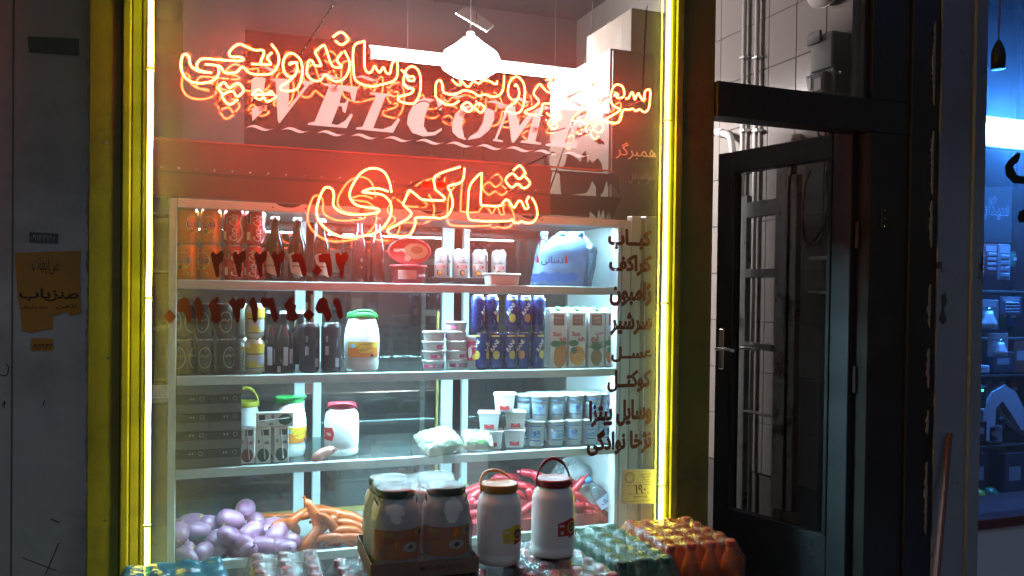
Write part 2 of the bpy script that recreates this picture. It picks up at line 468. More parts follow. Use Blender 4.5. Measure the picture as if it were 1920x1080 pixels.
# chipped render along the edges: ragged slivers
def ragged(x, z0, z1, w0, w1, yf, d, gap=0.0):
    out = MB(); z = z0
    while z < z1:
        h = random.uniform(.08, .35); n = max(3, int(h/.012)); L_, R_ = [], []
        for k in range(n+1):
            u = k/n; e = math.sin(PI*u)**.4
            L_.append((x-random.uniform(w0, w1)*e, z+h*u)); R_.append((x+random.uniform(0, w0)*e, z+h*u))
        out.add(prism(L_+R_[::-1], d), xf=T(0, yf-random.uniform(0, .002), 0)); z += h+random.uniform(0, gap)
    return out
tag(ragged(XL+.010, .3, 3.2, .003, .010, .045, .03).build('broken_edge', M_CONC, fb), kind='stuff')
mb = MB().add(box(-6, 8, -.05, .15, 3.3, 5.2)).build('upper_wall', M_PLASTER, fb)
# concrete canopy added out of view to shade the upper wall
mb = MB().add(box(-6, 8, -1.05, -.05, 3.35, 3.5)).build('shade_canopy', M_CONC, fb)
MB().add(box(XL+.012, xg(1332), -.005, .2, 0, .50)).build('stall_riser', M_TILE, fb)
XP0, XP1 = xg(1757, -.04), xg(1836, -.04)
pm = mat('blue_grey_render', (.22, .24, .26), .8, 0, .2, 4, bump=.5, bscale=14, dirt=(.05, .04, .035), dscale=3.2, dlo=.62, dhi=.66)
MB().add(box(XP0, XP1-.06, -.04, .2, 0, 3.3)).build('pillar', pm, fb)
MB().add(box(XP1-.058, XP1, -.055, .2, 0, 3.3)).build('pillar_edge', pm, fb)
tag(ragged(XP0-.030, .6, 3.2, .003, .014, -.036, .1, .25).build('crumbled_edge', M_CONC, fb), kind='stuff')

# ---- big display window: black box-section frame, pane
sw = thing('shop_window', 'large shop window in a black stepped metal frame', 'window')
fz0, fz1 = .50, 3.3
xa, xb, xc, xd, xe = [xg(p) for p in (155, 226, 244, 264, 275)]
MB().add(box(xa+.013, xb, -.006, .03, fz0, fz1, .002)).build('frame_post', M_WFRAME, sw)
MB().add(box(xb+.001, xc, -.016, .03, fz0, fz1, .004)).build('frame_bead', M_WFRAME, sw)
MB().add(box(xc+.001, xd, -.006, .03, fz0, fz1, .003)).build('frame_bead', M_WFRAME, sw)
MB().add(box(xd+.001, xe, -.013, .03, fz0, fz1, .003)).build('frame_bead', M_WFRAME, sw)
xw0, xw1 = xe-.006, xg(1247)
ra, rb, rc, rd = [xg(p) for p in (1246, 1256, 1271, 1332)]
MB().add(box(ra+.004, rb, -.012, .03, fz0, fz1, .003)).build('frame_bead', M_WFRAME, sw)
MB().add(box(rb+.001, rc, -.018, .03, fz0, fz1, .004)).build('frame_bead', M_WFRAME, sw)
MB().add(box(rc+.001, rd, -.006, .06, .0, fz1, .002)).build('frame_post', M_WFRAME, sw)
MB().add(box(xe, ra+.004, -.03, .03, fz0, fz0+.06, .003)).build('frame_sill', M_WFRAME, sw)
MB().add(box(xe, ra+.004, -.03, .03, fz1-.06, fz1, .003)).build('frame_head', M_WFRAME, sw)
pane = MB().add(([(xw0, 0, fz0), (xw1, 0, fz0), (xw1, 0, fz1), (xw0, 0, fz1)], [(0, 1, 2, 3)])).build('pane', M_GLASS, sw)
for zz in (.88, 1.32, 1.9, 2.5, 2.9): MB().add(lathe([(.004, 0), (.003, .003)], 8), xf=T(xa+.055+.01*random.random(), -.006, zz)@RX(PI/2)).build('screw', M_STEEL, sw)

# ---- yellow LED strips up both sides of the window
M_LED = glow('yellow_led', (1.0, .92, .05), 15.0, .35)
def led(px, label, z0, z1, yo):
    t = thing('led_strip', label, 'light strip', group='yellow light strips on the window frame')
    x = xg(px, yo)
    MB().add(box(x-.007, x+.007, yo+.002, yo+.008, z0, z1, .001)).build('backing', M_ALU, t)
    pth = [(x+.0016*nz((px*.01, k*.35, 0)), yo-.004+.0012*nz((3, k*.4, px*.02)), z0+(z1-z0)*k/40) for k in range(41)]
    MB().add(tube(pth, .0064, 8), 0, True).build('diffuser', M_LED, t)
    zz = z0+.3
    while zz < z1:
        MB().add(box(x-.0095, x+.0095, yo-.0115, yo+.009, zz, zz+.006)).build('clip', M_ALU, t); zz += .62
led(279, 'glowing yellow light strip up the left side of the window', .56, 3.2, -.033)
led(1245, 'glowing yellow light strip up the right side of the window', .56, 3.2, -.014)

# ---- doorway: frame, transom light
df = thing('door_frame', 'black metal door frame with a transom window above', 'door frame')
j0, j1, j2, j3 = xg(1332), xg(1620), xg(1690), xg(1757)
def zat(px, py, y=0): return P(px, py, y).z
zt0, zt1 = zat(1480, 170), zat(1480, 233)     # bar: top and bottom
MB().add(box(j0+.001, j2, -.022, .07, zt1, zt0, .003)).build('transom_bar', M_FRAME, df)
MB().add(box(j1, j2, -.019, .09, 0, zt1-.001, .002)).build('jamb', M_FRAME, df)
MB().add(box(j1, j2, -.019, .09, zt0+.001, 3.3, .002)).build('jamb', M_FRAME, df)
MB().add(box(j2+.001, j3-.03, -.032, .1, 0, 3.3, .004)).build('jamb', M_FRAME, df)
MB().add(box(j1-.022, j1-.001, .0, .05, zt0+.001, 3.29, .002)).build('glazing_bead', M_DOOR, df)
M_TRANSOM = sheet_glass('transom_glass', (.40, .385, .385), .05, 0, .02, (.5, .45, .45), 3)
MB().add(([(j0, .02, zt0), (j1-.022, .02, zt0), (j1-.022, .02, 3.3), (j0, .02, 3.3)], [(0, 1, 2, 3)])).build('transom_pane', M_TRANSOM, df)
for zz in (zat(1645, 410),):
    hg = MB().add(box(xg(1640), xg(1651), -.026, -.019, zz-.04, zz+.04, .002)).build('hinge_plate', M_DOOR, df)
    for q in (-.03, 0, .03): MB().add(lathe([(.003, 0), (.002, .002)], 8), xf=T(xg(1645.5), -.026, zz+q)@RX(PI/2)).build('screw', M_STEEL, hg)
# ================================================================== neon writing in front of the window
M_NEON = glow('red_neon', (1.0, .056, .010), 40.0)
M_NGLASS = sheet_glass('neon_stub_glass', (.7, .7, .7), .15, .05, .1)
M_CABLE = mat('cable', (.02, .018, .018), .5)
NY = -.105
def cropper(x0, y0, s): return lambda pts: [(x0+a/s, y0+b/s) for a, b in pts]
A = cropper(320, 60, 6.354); B = cropper(520, 40, 5.686); Cc = cropper(760, 100, 6.75); D = cropper(980, 120, 6.75)
E_ = cropper(560, 290, 6.354); F_ = cropper(800, 290, 6.354)
top_strokes = [
 A([(960,380),(1060,385),(1180,388),(1190,372),(1152,315),(1160,290),(1205,245)]),
 A([(1062,380),(1085,320),(1110,250),(1090,215),(1000,215),(900,175),(820,145),(750,180),(700,240),(705,285),(750,298),(830,298),(870,325),(820,345),(700,340),(400,318),(330,355),(312,400),(340,455),(490,488)]),
 A([(485,485),(330,465),(240,400),(218,300),(180,265),(140,290),(122,400),(150,510),(230,585),(350,610),(480,590),(555,530),(575,460),(545,400),(410,385)]),
 A([(560,395),(600,420),(640,480),(720,490),(790,475),(855,415),(920,475),(1000,503),(1180,500),(1260,430),(1290,330),(1270,240),(1200,145)]),
 A([(560,660),(635,600),(700,665),(800,607),(870,695),(790,770),(735,705),(620,748),(630,800),(700,865),(800,805)]),
 A([(620,745),(555,662)]),
 A([(1225,745),(990,748),(985,730),(1040,685),(1130,740),(1190,705),(1230,745)]),
 A([(1000,775),(1060,805),(1110,780),(1150,830),(1250,780),(1230,750)]),
 B([(220,440),(150,440),(130,460),(190,440),(212,490),(190,570),(120,640),(40,695),(50,735),(160,740),(230,690),(265,560),(250,420),(160,340),(90,370),(60,450),(80,550),(130,595),(185,580)]),
 B([(470,475),(400,470),(370,420),(335,425),(315,520),(330,590),(400,635),(460,625),(510,570),(560,610),(620,640),(700,620),(755,540),(768,430),(715,315)]),
 B([(470,475),(440,400),(405,335),(425,305),(490,255),(512,275),(540,360),(590,478),(680,488),(640,425),(645,390),(690,330)]),
 B([(590,170),(680,115),(755,190),(685,250),(615,205)]),
 B([(918,215),(815,275),(815,560),(850,640),(930,680),(1020,692),(1130,668),(1230,640),(1278,575),(1275,420),(1225,450),(1200,555),(1160,545),(1130,490),(1090,545),(1060,512),(1035,480),(1000,540),(955,540),(928,460),(928,235),(918,215)]),
 B([(1320,515),(1400,585),(1450,590),(1455,630),(1405,632),(1385,600),(1360,560),(1380,510),(1440,480),(1500,520),(1528,620),(1520,760),(1480,850),(1430,880),(1300,850),(1300,805),(1420,770),(1450,720),(1380,710),(1345,640),(1360,560)]),
 Cc([(380,500),(390,380),(440,340),(470,400),(480,480),(560,520),(680,500),(740,470),(850,490),(930,540),(1000,520),(1100,550),(1190,530),(1240,440),(1250,280)]),
 Cc([(380,500),(400,570),(500,640),(600,650),(680,600)]),
 Cc([(590,330),(640,385),(690,400),(705,345),(790,425),(860,360),(930,380),(985,340),(1060,350),(1140,390),(1165,350)]),
 Cc([(700,680),(780,620),(850,680),(800,740),(700,680)]), Cc([(870,680),(930,630),(1000,690),(950,750),(870,680)]),
 Cc([(1380,420),(1400,395),(1430,440),(1440,520),(1400,610),(1290,690),(1285,730),(1400,760),(1470,720),(1505,600),(1512,450),(1480,350),(1410,295),(1335,340),(1300,450),(1310,540),(1360,590),(1410,590)]),
 D([(290,205),(370,195),(322,270),(370,350),(310,350),(250,290),(215,255),(170,300),(140,380),(205,470),(150,540),(45,590),(35,620),(130,645),(200,640),(240,590),(255,510),(330,500),(400,470),(445,390),(440,280),(410,200)]),
 D([(300,620),(350,650),(430,600),(490,680),(420,720),(380,690),(320,750),(390,820),(445,780)]),
 D([(930,240),(880,330),(920,405),(850,390),(780,325),(740,350),(710,430),(720,470),(770,540),(700,620),(632,690),(650,720),(780,715),(820,650),(832,570),(930,540),(990,460),(1002,370),(950,235)]),
 D([(815,865),(798,805),(850,745),(900,790),(980,750),(1022,820),(960,870),(900,830),(860,880),(910,950),(962,910)]),
 D([(1280,410),(1285,350),(1260,285),(1200,260),(1150,290),(1120,370),(1115,460),(1150,530),(1230,570),(1200,610),(1100,670),(1048,700),(1070,730),(1190,745),(1240,700),(1272,585),(1350,580),(1390,565),(1430,595),(1480,575),(1540,610),(1590,570),(1610,470),(1610,330),(1550,350),(1530,460),(1480,400),(1468,372),(1440,400),(1420,450),(1400,385),(1380,360),(1340,430),(1300,440)]),
 D([(1280,415),(1220,432),(1165,400),(1180,370),(1210,392),(1180,412)]),
]
low_strokes = [
 E_([(1070,440),(960,405),(860,405),(760,445),(880,460),(1000,480),(1080,550),(1105,640),(1080,760),(990,880),(880,945),(720,975),(570,985),(430,950),(300,860),(230,760),(215,650),(250,510),(300,410),(350,388),(405,420),(420,500),(410,580),(440,640),(520,690),(640,715),(800,710),(920,695),(960,670),(930,640),(830,630),(690,600),(620,530),(610,450),(650,350),(730,230),(830,170),(930,165),(1020,210),(1080,320),(1105,450)]),
 E_([(1652,540),(1480,535),(1400,480),(1335,430),(1310,440),(1270,530),(1250,600),(1340,690),(1300,760),(1180,830),(1070,890),(1070,930),(1130,965),(1290,970),(1350,920),(1390,820),(1410,748),(1652,757)]),
 F_([(120,757),(190,752),(270,700),(312,580),(280,440),(260,375),(420,320),(450,160)]),
 F_([(120,545),(190,545),(212,510),(110,420),(100,390),(110,250),(400,145)]),
 F_([(1250,510),(1300,600),(1318,720),(1270,800),(1200,815),(1130,797),(1090,815),(1040,800),(1010,770),(970,790),(560,785),(490,720),(490,640),(510,390),(600,260),(650,225),(657,260),(645,560),(680,605),(870,610),(910,570),(950,535),(990,570),(1040,630),(1090,560),(1130,560),(1170,640),(1210,630),(1190,550),(1222,500)]),
 F_([(1030,190),(1110,130),(1172,210),(1160,240),(1100,290),(1020,225),(940,300),(1010,390),(1080,350),(1160,400),(1232,340),(1170,260)]),
]
low_strokes[1] = low_strokes[1][:-1]+[(822.5, 409.0)]; low_strokes[1][0] = (822.5, 375.5)
def neon_sign(strokes, label, rad, cable):
    t = thing('neon_sign', label, 'neon sign')
    for s in strokes:
        pts = [P(a, b, NY+.004*math.sin(i*.9)) for i, (a, b) in enumerate(s)]
        path = smooth_path(pts, 5)
        MB().add(tube(path, rad, 8), 0, True).build('neon_tube', M_NEON, t)
        k = len(path)
        for i in ([k//4, 3*k//4] if k > 30 else [k//2]):
            p = path[i]; posts = MB()
            posts.add(tube([(p.x, p.y+rad, p.z), (p.x, -.002, p.z)], .003, 6))
            posts.add(lathe([(.009, -.004), (.009, 0)], 12), xf=T(p.x, -.001, p.z)@RX(PI/2))
            posts.add(tube([(p.x+.008*math.cos(q), p.y+.002, p.z+.008*math.sin(q)) for q in [j*PI/6 for j in range(12)]], .0009, 4, True))
            posts.build('glass_support', M_NGLASS, t)
        for e, d in ((path[0], path[1]), (path[-1], path[-2])):
            MB().add(tube([e, (e.x, e.y+.03, e.z)], rad*1.1, 8)).build('electrode', M_BLACK, t)
    for c in cable: MB().add(tube(smooth_path([P(a, b, y) for a, b, y in c], 8), .0018, 5)).build('wire', M_CABLE, t)
    return t
def curl(x0, y0, x1, y1, n, amp):
    o = []
    for i in range(n+1):
        u = i/n; o.append((x0+(x1-x0)*u+amp*math.sin(i*1.9), y0+(y1-y0)*u+amp*math.cos(i*1.9), -.09))
    return o
neon_sign(top_strokes, 'long red neon script line across the top of the window', .0026,
          [curl(628, 5, 560, 108, 40, 1.6), curl(1213, 10, 1205, 165, 40, 1.4),
           [(538, 118, -.08), (560, 128, -.07), (585, 140, -.08)], [(760, 205, -.08), (800, 190, -.07), (830, 230, -.08), (845, 232, -.08)],
           [(1040, 170, -.08), (1015, 210, -.07), (1028, 245, -.08), (1060, 240, -.08)]])
neon_sign(low_strokes, 'shorter red neon script word above the cabinet header', .0027,
          [curl(1040, 285, 985, 312, 24, 1.6), [(765, 352, -.08), (790, 338, -.07), (815, 345, -.07), (835, 324, -.08)],
           [(878, 316, -.08), (920, 330, -.07), (952, 325, -.08)], [(845, 345, -.08), (866, 352, -.07), (882, 346, -.08)]])
tr = thing('neon_transformer', 'small red transformer box hanging behind the lower neon word', 'transformer')
a = P(792, 340, -.07); b = P(835, 352, -.07)
MB().add(box(a.x, b.x, -.085, -.055, b.z-.004, a.z, .003)).build('case', paint((.35, .03, .02)), tr)
MB().add(text_geo('220V 50Hz', w=.05, bold=.01), xf=T((a.x+b.x)/2, -.0856, (a.z+b.z)/2)).build('printing', paint((.05, .01, .01)), tr)

# ================================================================== writing stuck on the glass
def px_poly(pts, y): return [(p.x, p.z) for p in (P(a, b, y) for a, b in pts)]
wv = thing('welcome_lettering', 'big white slanted serif WELCOME with waved underlines on the glass', 'lettering')
c1 = cropper(280, 0, 3.84); c2 = cropper(760, 0, 3.84)
WY = -.003
letters = {
 'letter_w': [c1([(735,575),(760,555),(838,560),(826,640),(800,672),(733,735)]), c1([(738,775),(850,757),(838,780),(742,872)]),
              c1([(872,562),(1045,572),(1040,584),(1008,590),(1002,770),(1120,618),(1100,596),(1085,578),(1186,590),(1180,602),(1150,612),(936,888),(924,860),(910,590),(872,575)])],
 'letter_e': [c1([(1250,600),(1500,625),(1478,735),(1460,730),(1446,665),(1392,650),(1368,742),(1408,742),(1440,700),(1412,815),(1392,800),(1386,764),(1362,762),(1310,892),(1355,900),(1410,868),(1452,815),(1465,830),(1420,922),(1140,898),(1146,884),(1190,876),(1294,622),(1252,612)])],
 'letter_l': [c1([(1580,660),(1745,680),(1740,692),(1700,695),(1612,922),(1680,930),(1745,905),(1790,850),(1806,860),(1755,955),(1488,930),(1492,918),(1535,912),(1632,688),(1580,675)])],
 'letter_c': [c2([(290,720),(255,795),(240,790),(222,715),(180,735),(140,840),(132,910),(160,952),(210,950),(262,920),(262,938),(215,972),(130,982),(50,955),(12,890),(22,820),(70,735),(130,705),(180,708),(240,722)])],
 'letter_o': [c2([(335,900),(360,820),(420,762),(480,760),(460,790),(420,830),(408,920),(425,990),(440,1000),(430,1008),(380,990),(340,950)]),
              c2([(560,775),(600,780),(640,800),(640,860),(605,935),(540,990),(450,1008),(462,985),(520,950),(560,880),(572,810)])],
 'letter_m': [c2([(662,755),(792,765),(790,780),(822,908),(910,790),(920,780),(1010,762),(1045,770),(1040,784),(990,792),(935,1018),(980,1030),(976,1042),(832,1026),(834,1014),(878,1010),(925,830),(780,1030),(765,1018),(738,810),(660,1002),(704,1012),(700,1024),(632,1014),(634,1002),(645,998),(722,790),(662,768)])],
 'letter_e2': [c2([(1125,785),(1310,800),(1290,870),(1275,865),(1268,830),(1215,822),(1190,900),(1225,902),(1250,865),(1228,960),(1212,950),(1205,922),(1182,920),(1150,1028),(1190,1035),(1225,1010),(1245,970),(1258,978),(1230,1065),(1010,1050),(1014,1036),(1055,1030),(1118,810),(1122,797)])],
}
for k, polys in letters.items():
    m = MB()
    for p in polys: m.add(prism(px_poly(p, WY), .0006), xf=T(0, WY, 0))
    m.build('letter', M_WVINYL, wv)
# upper flourishes and waved underlines
def wave(cx, cy_, w, amp=3.0, th=4.2):
    up, dn = [], []
    for i in range(13):
        u = i/12; x = cx+(u-.5)*w; s = -math.sin((u-.5)*2*PI)*amp; e = th*math.sin(PI*min(1, .06+u*.94))**.6
        dy = (u-.5)*w*.06
        up.append((x+2, cy_-s-e*.5+dy)); dn.append((x-2, cy_-s+e*.5+dy))
    return up+dn[::-1]
for cx, cy_ in [(487, 240), (554, 244), (621, 250), (684, 256), (746, 261), (806, 266), (863, 271), (919, 276), (974, 280), (1026, 286), (1078, 290)]:
    MB().add(prism(px_poly(wave(cx, cy_, 49), WY), .0006), xf=T(0, WY, 0)).build('underline_wave', M_WVINYL, wv)
for cx, cy_, w in [(505, 129, 45), (566, 136, 45), (620, 143, 48), (690, 147, 48), (760, 160, 44), (850, 178, 48), (935, 194, 48), (980, 188, 40), (1083, 195, 40)]:
    MB().add(prism(px_poly(wave(cx, cy_, w), WY), .0006), xf=T(0, WY, 0)).build('top_flourish', M_WVINYL, wv)

VY = -.003
def vinyl_word(name, s, x0, y0, x1, y1, label, cat='lettering', bold=.03, m=None, y=VY, grp=None, rise=0.0):
    p0 = P((x0+x1)/2, (y0+y1)/2, y); w = P(x1, (y0+y1)/2, y).x-P(x0, (y0+y1)/2, y).x
    h = P((x0+x1)/2, y0, y).z-P((x0+x1)/2, y1, y).z
    g = text_geo(s, w=w, h=h, bold=bold, rot=rise)
    m_ = MB()
    for k, (dx, dz) in enumerate(((0, 0), (.0013, 0), (-.0013, 0), (0, .0013), (0, -.0013)) if bold > .02 else ((0, 0),)): m_.add(shift(g, dx, .00015*k, dz), 0)
    o = m_.build(name, m or M_VINYL)
    o.location = p0
    md = o.modifiers.new('film', 'SOLIDIFY'); md.thickness = .0004
    return tag(o, label, cat, grp)
G = 'maroon menu words on the glass'
for s, x0, y0, x1, y1, lb, bd in [
  ('کبــاب', 1141, 430, 1222, 468, 'kebab word at the top of the maroon menu column on the glass', .03),
  ('کراکف', 1143, 478, 1222, 517, 'second maroon menu word, level with the first shelf', .03),
  ('ژامبون', 1144, 528, 1222, 574, 'third maroon menu word, just under the first shelf', .03),
  ('سرشیر', 1145, 586, 1222, 628, 'fourth maroon menu word, over the orange juice carton', .03),
  ('عســل', 1147, 650, 1222, 678, 'fifth maroon menu word, above the second shelf lip', .025),
  ('کوکتــل', 1140, 694, 1220, 735, 'sixth maroon menu word, across the second shelf lip', .025),
  ('وسایل پیتزا', 1106, 750, 1222, 802, 'two maroon menu words over the upper yogurt cups', .03),
  ('نژخا نوادگی', 1102, 804, 1222, 852, 'lowest line of the maroon menu column, over the third shelf', .03)]:
    vinyl_word('menu_lettering', fa(s), x0, y0, x1, y1, lb, bold=bd, grp=G)
# telephone numbers cut out of maroon film, digit by digit
c7 = cropper(380, 460, 6.4); c5 = cropper(280, 500, 3.84)
two = lambda x: [(x-75,110),(x-45,70),(x-10,110),(x+30,80),(x+60,60),(x+85,110),(x+70,180),(x+30,220),(x+25,380),(x-10,385),(x-30,300),(x-55,200)]
num1 = [c7(two(170)), c7(two(435)), c7(two(690)), c7(two(905)),
        c7([(1060,120),(1110,100),(1180,100),(1215,150),(1250,300),(1240,370),(1200,375),(1175,290),(1150,205),(1080,205)]),
        c7([(1370,225),(1435,300),(1375,370),(1310,300)]),
        c7([(1390,120),(1450,100),(1530,100),(1545,200),(1560,310),(1540,375),(1510,370),(1490,280),(1470,205),(1400,205)]),
        c7([(1590,110),(1620,80),(1650,120),(1690,90),(1735,80),(1755,130),(1730,200),(1700,240),(1690,390),(1650,395),(1640,300),(1600,200)])]
num2 = [c5([(148,305),(192,360),(148,412),(97,360)]),
        c5([(195,280),(215,235),(250,218),(285,235),(300,290),(312,370),(295,402),(270,390),(255,330),(205,325)]),
        c5([(350,210),(380,260),(388,330),(368,405),(345,380),(330,310),(315,255)]),
        c7([(190,605),(200,660),(170,700),(220,720),(200,780),(225,850),(220,910),(150,935),(90,900),(105,830),(65,720),(100,660)]),
        c7([(365,615),(400,665),(430,625),(460,640),(495,622),(520,680),(505,750),(455,765),(450,850),(435,930),(400,920),(355,760),(308,685)]),
        c7([(605,605),(645,670),(662,760),(655,900),(625,935),(600,900),(585,770),(548,690)]),
        c7([(700,620),(760,640),(840,620),(865,660),(875,760),(915,860),(890,920),(850,915),(815,830),(800,745),(730,745),(700,700)]),
        c7([(1080,610),(1095,650),(1075,690),(1125,720),(1110,790),(1160,860),(1090,920),(1000,890),(1010,800),(972,715),(1020,660)]),
        c7([(1270,755),(1345,830),(1275,918),(1195,835)]),
        c7([(1370,690),(1400,640),(1450,620),(1490,650),(1520,760),(1550,850),(1520,915),(1480,910),(1445,820),(1380,815),(1350,760)]),
        c7([(1590,628),(1640,650),(1670,740),(1685,850),(1660,895),(1625,870),(1590,740),(1558,690)])]
for polys, lb in ((num1, 'upper telephone number of eight maroon digits on the glass'), (num2, 'lower telephone number of eleven maroon digits on the glass')):
    t = thing('phone_number', lb, 'lettering', group='telephone numbers on the glass')
    for p in polys: MB().add(prism(px_poly(p, VY), .0005), xf=T(0, VY, 0)).build('digit', M_VINYL, t)
# small faint words high on the right of the glass
vinyl_word('glass_lettering', fa('همبرگر'), 1155, 268, 1231, 300, 'faint pale word on the dark glass above the menu column', bold=.0, m=paint((.45, .38, .34)))
vinyl_word('glass_lettering', fa('سوسیس'), 1178, 320, 1229, 346, 'very faint brown word below the pale one on dark glass', bold=.0, m=paint((.16, .12, .10)))
# printed notice
nt_ = thing('paper_notice', 'pale printed notice stuck to the lower right of the glass', 'notice')
q = [P(a, b, -.003) for a, b in ((1166, 880), (1231, 880), (1229, 944), (1163, 944))]
MB().add(([tuple(v) for v in q], [(3, 2, 1, 0)])).build('sheet', mat('notice_paper', (.55, .56, .50), .7, 0, .05, 10), nt_)
nm = MB(); ink = paint((.05, .05, .05))
cx_, cz_ = (q[0].x+q[2].x)/2, (q[0].z+q[2].z)/2; nw, nh = q[1].x-q[0].x, q[0].z-q[3].z
nm.add(ring(nw*.14, nw*.14, .0018), xf=T(cx_-nw*.27, -.0036, cz_+nh*.28))
nm.add(ring(nw*.10, nw*.10, .001), xf=T(cx_-nw*.27, -.0036, cz_+nh*.28))
for (w, dx, dz, s) in [(.4, .2, .36, 'سازمان صنعت'), (.3, .2, .28, 'شماره پروانه'), (.2, .2, .19, 'سال ۱۳۹۹'), (.7, 0, .05, 'تلفن دریافت شکایات بهداشت محیطی'), (.3, .05, -.08, '۱۹۰'), (.62, 0, -.21, 'تلفن دریافت پیشنهاد و انتقاد'), (.4, .05, -.31, '۳۳۳۳۰۲۹۸'), (.85, 0, -.42, 'استعمال دخانیات در این مکان ممنوع است')]:
    nm.add(text_geo(fa(s), w=nw*w, bold=.015), xf=T(cx_+nw*dx, -.0036, cz_+nh*dz))
for a0, a1, b0, b1 in [(-.08, .46, .44, .445), (-.08, .46, .12, .125), (.455, .46, .12, .445), (-.46, .46, -.47, -.465), (-.46, -.455, -.47, .1)]:
    nm.add(([(cx_+nw*a0, -.0036, cz_+nh*b0), (cx_+nw*a1, -.0036, cz_+nh*b0), (cx_+nw*a1, -.0036, cz_+nh*b1), (cx_+nw*a0, -.0036, cz_+nh*b1)], [(0, 1, 2, 3)]))
nm.build('printing', ink, nt_)

# ---- papers pasted on the left wall
WYL = .058
def paste(name, label, pts, m, cat, lines):
    t = thing(name, label, cat)
    MB().add(prism([(p.x, p.z) for p in (P(a, b, WYL) for a, b in pts)], .0012), xf=T(0, WYL, 0)).build('sheet', m, t)
    for s, x0, y0, x1, y1, bd in lines:
        a, b = P(x0, y0, WYL), P(x1, y1, WYL)
        MB().add(text_geo(s, w=b.x-a.x, h=a.z-b.z, bold=bd), xf=T((a.x+b.x)/2, WYL-.0006, (a.z+b.z)/2)).build('printing', paint((.04, .03, .02)), t)
    return t
org = mat('orange_poster', (.55, .25, .03), .7, 0, .2, 8, dirt=(.4, .2, .05), dscale=6)
paste('torn_poster', 'torn orange poster on the left wall', [(27,474),(152,470),(150,500),(152,587),(132,592),(124,584),(100,592),(98,617),(75,619),(60,624),(41,620),(38,585),(33,560)], org, 'poster',
      [(fa('ضایعات'), 60, 482, 110, 515, .0), (fa('طنزیاب'), 36, 540, 148, 566, .03), (fa('خرید و فروش'), 40, 572, 90, 580, .01), (fa('تلفن'), 105, 570, 145, 580, .01)])
paste('small_sticker', 'small blue number sticker above the torn poster', [(55,435),(109,438),(109,456),(55,454)], paint((.06, .09, .12)), 'sticker', [])
t_ = MB(); a, b = P(58, 440, WYL), P(106, 453, WYL)
t_.add(text_geo('۰۹۱۴۳۱۶۸', w=b.x-a.x, h=a.z-b.z), xf=T((a.x+b.x)/2, WYL-.0008, (a.z+b.z)/2))
stk = t_.build('printing', paint((.4, .42, .42))); stk.parent = [o for o in C.objects if o.name.startswith('small_sticker')][0]
paste('number_sticker', 'small yellow number sticker below the torn poster', [(58,634),(100,635),(100,658),(57,657)], org, 'sticker', [('۰۹۱۴۹۳۲', 60, 643, 98, 655, .02)])
paste('faded_strip', 'faded dark strip high on the left wall', [(52,68),(148,72),(148,104),(54,98)], mat('faded_strip', (.12, .15, .14), .8, 0, .3, 9), 'poster', [])
sc_ = thing('pen_scribble', 'thin pen scratches low on the left wall', 'scribble')
for ln in ([(42,1046),(106,1070)], [(85,1078),(110,1018)], [(0,702),(12,704),(16,690),(12,682)], [(4,760),(9,752),(7,765)], [(95,973),(112,980)], [(80,760),(84,750)]):
    MB().add(tube(smooth_path([P(a, b, .059) for a, b in ln], 4), .0011, 4)).build('pen_stroke', paint((.05, .05, .06)), sc_)
# vertical board joint on the wall
x = xg(23, .06)
MB().add(box(x-.002, x+.002, .0585, .07, 0, 3.29)).build('board_joint', paint((.12, .12, .12)), fb)
# ================================================================== refrigerated display cabinet behind the window
YC, YB = .33, .86
def PS(px, y, z): return Vector((Xat(px, y, z), y, z))
def zc(px, py, y=YC): return P(px, py, y).z
Z_HT, Z_HB = zc(740, 391.5), zc(740, 407)
Z1, Z2, Z3 = zc(740, 531), zc(740, 698), zc(740, 859)
Z4 = zc(400, 1058)
LIP = .030
x0, x1 = xg(316, YC), xg(1181, YC)
xpl = xg(331, YC); xpr = xg(1157, YC)
cab = thing('display_cabinet', 'white aluminium refrigerated display cabinet behind the window', 'cabinet')
M_LEDW = glow('cabinet_led', (.45, .84, 1.0), 190.0)
M_LEDB = glow('deck_led', (.45, .84, 1.0), 95.0)
MB().add(box(x0, xpl, YC, YC+.05, .1, Z_HT, .002)).build('post', M_ALU, cab)
MB().add(box(xpr, x1, YC, YC+.05, .1, Z_HT, .002)).build('post', M_ALU, cab)
MB().add(box(xpr+.012, xpr+.018, YC-.003, YC, .1, Z_HB-.002)).build('post_groove', paint((.3, .33, .35)), cab)
hd = MB().add(box(xpl+.001, xpr-.001, YC-.002, YC+.05, Z_HB, Z_HT, .002)).build('header', mat('header_enamel', (.86, .87, .87), .35, 0, .04, 8), cab)
# hand holes and screws along the header
for px in (545, 815, 1002):
    p = P(px, 0, YC); w = .043
    zz = Z_HT-.001
    MB().add(prism([(p.x-w, zz), (p.x-w*.7, zz-.007), (p.x-w*.3, zz-.012), (p.x+w*.3, zz-.012), (p.x+w*.7, zz-.007), (p.x+w, zz)], .0012), xf=T(0, YC-.0032, 0)).build('hand_hole', M_BLACK, hd)
for px in (515, 577, 760, 900, 975, 1022): MB().add(lathe([(.0032, 0), (.002, .0016)], 8), xf=T(P(px, 0, YC).x, YC-.002, (Z_HT+Z_HB)/2)@RX(PI/2)).build('screw', paint((.15, .15, .16)), hd)
MB().add(box(x0, x1, YC+.05, YB+.04, Z_HT-.012, Z_HT-.001)).build('top_panel', M_ALU, cab)
MB().add(box(x0, x0+.012, YC+.051, YB+.04, .1, Z_HT-.013)).build('side_panel', M_ALU, cab)
MB().add(box(x1-.012, x1, YC+.051, YB+.04, .1, Z_HT-.013)).build('side_panel', M_ALU, cab)
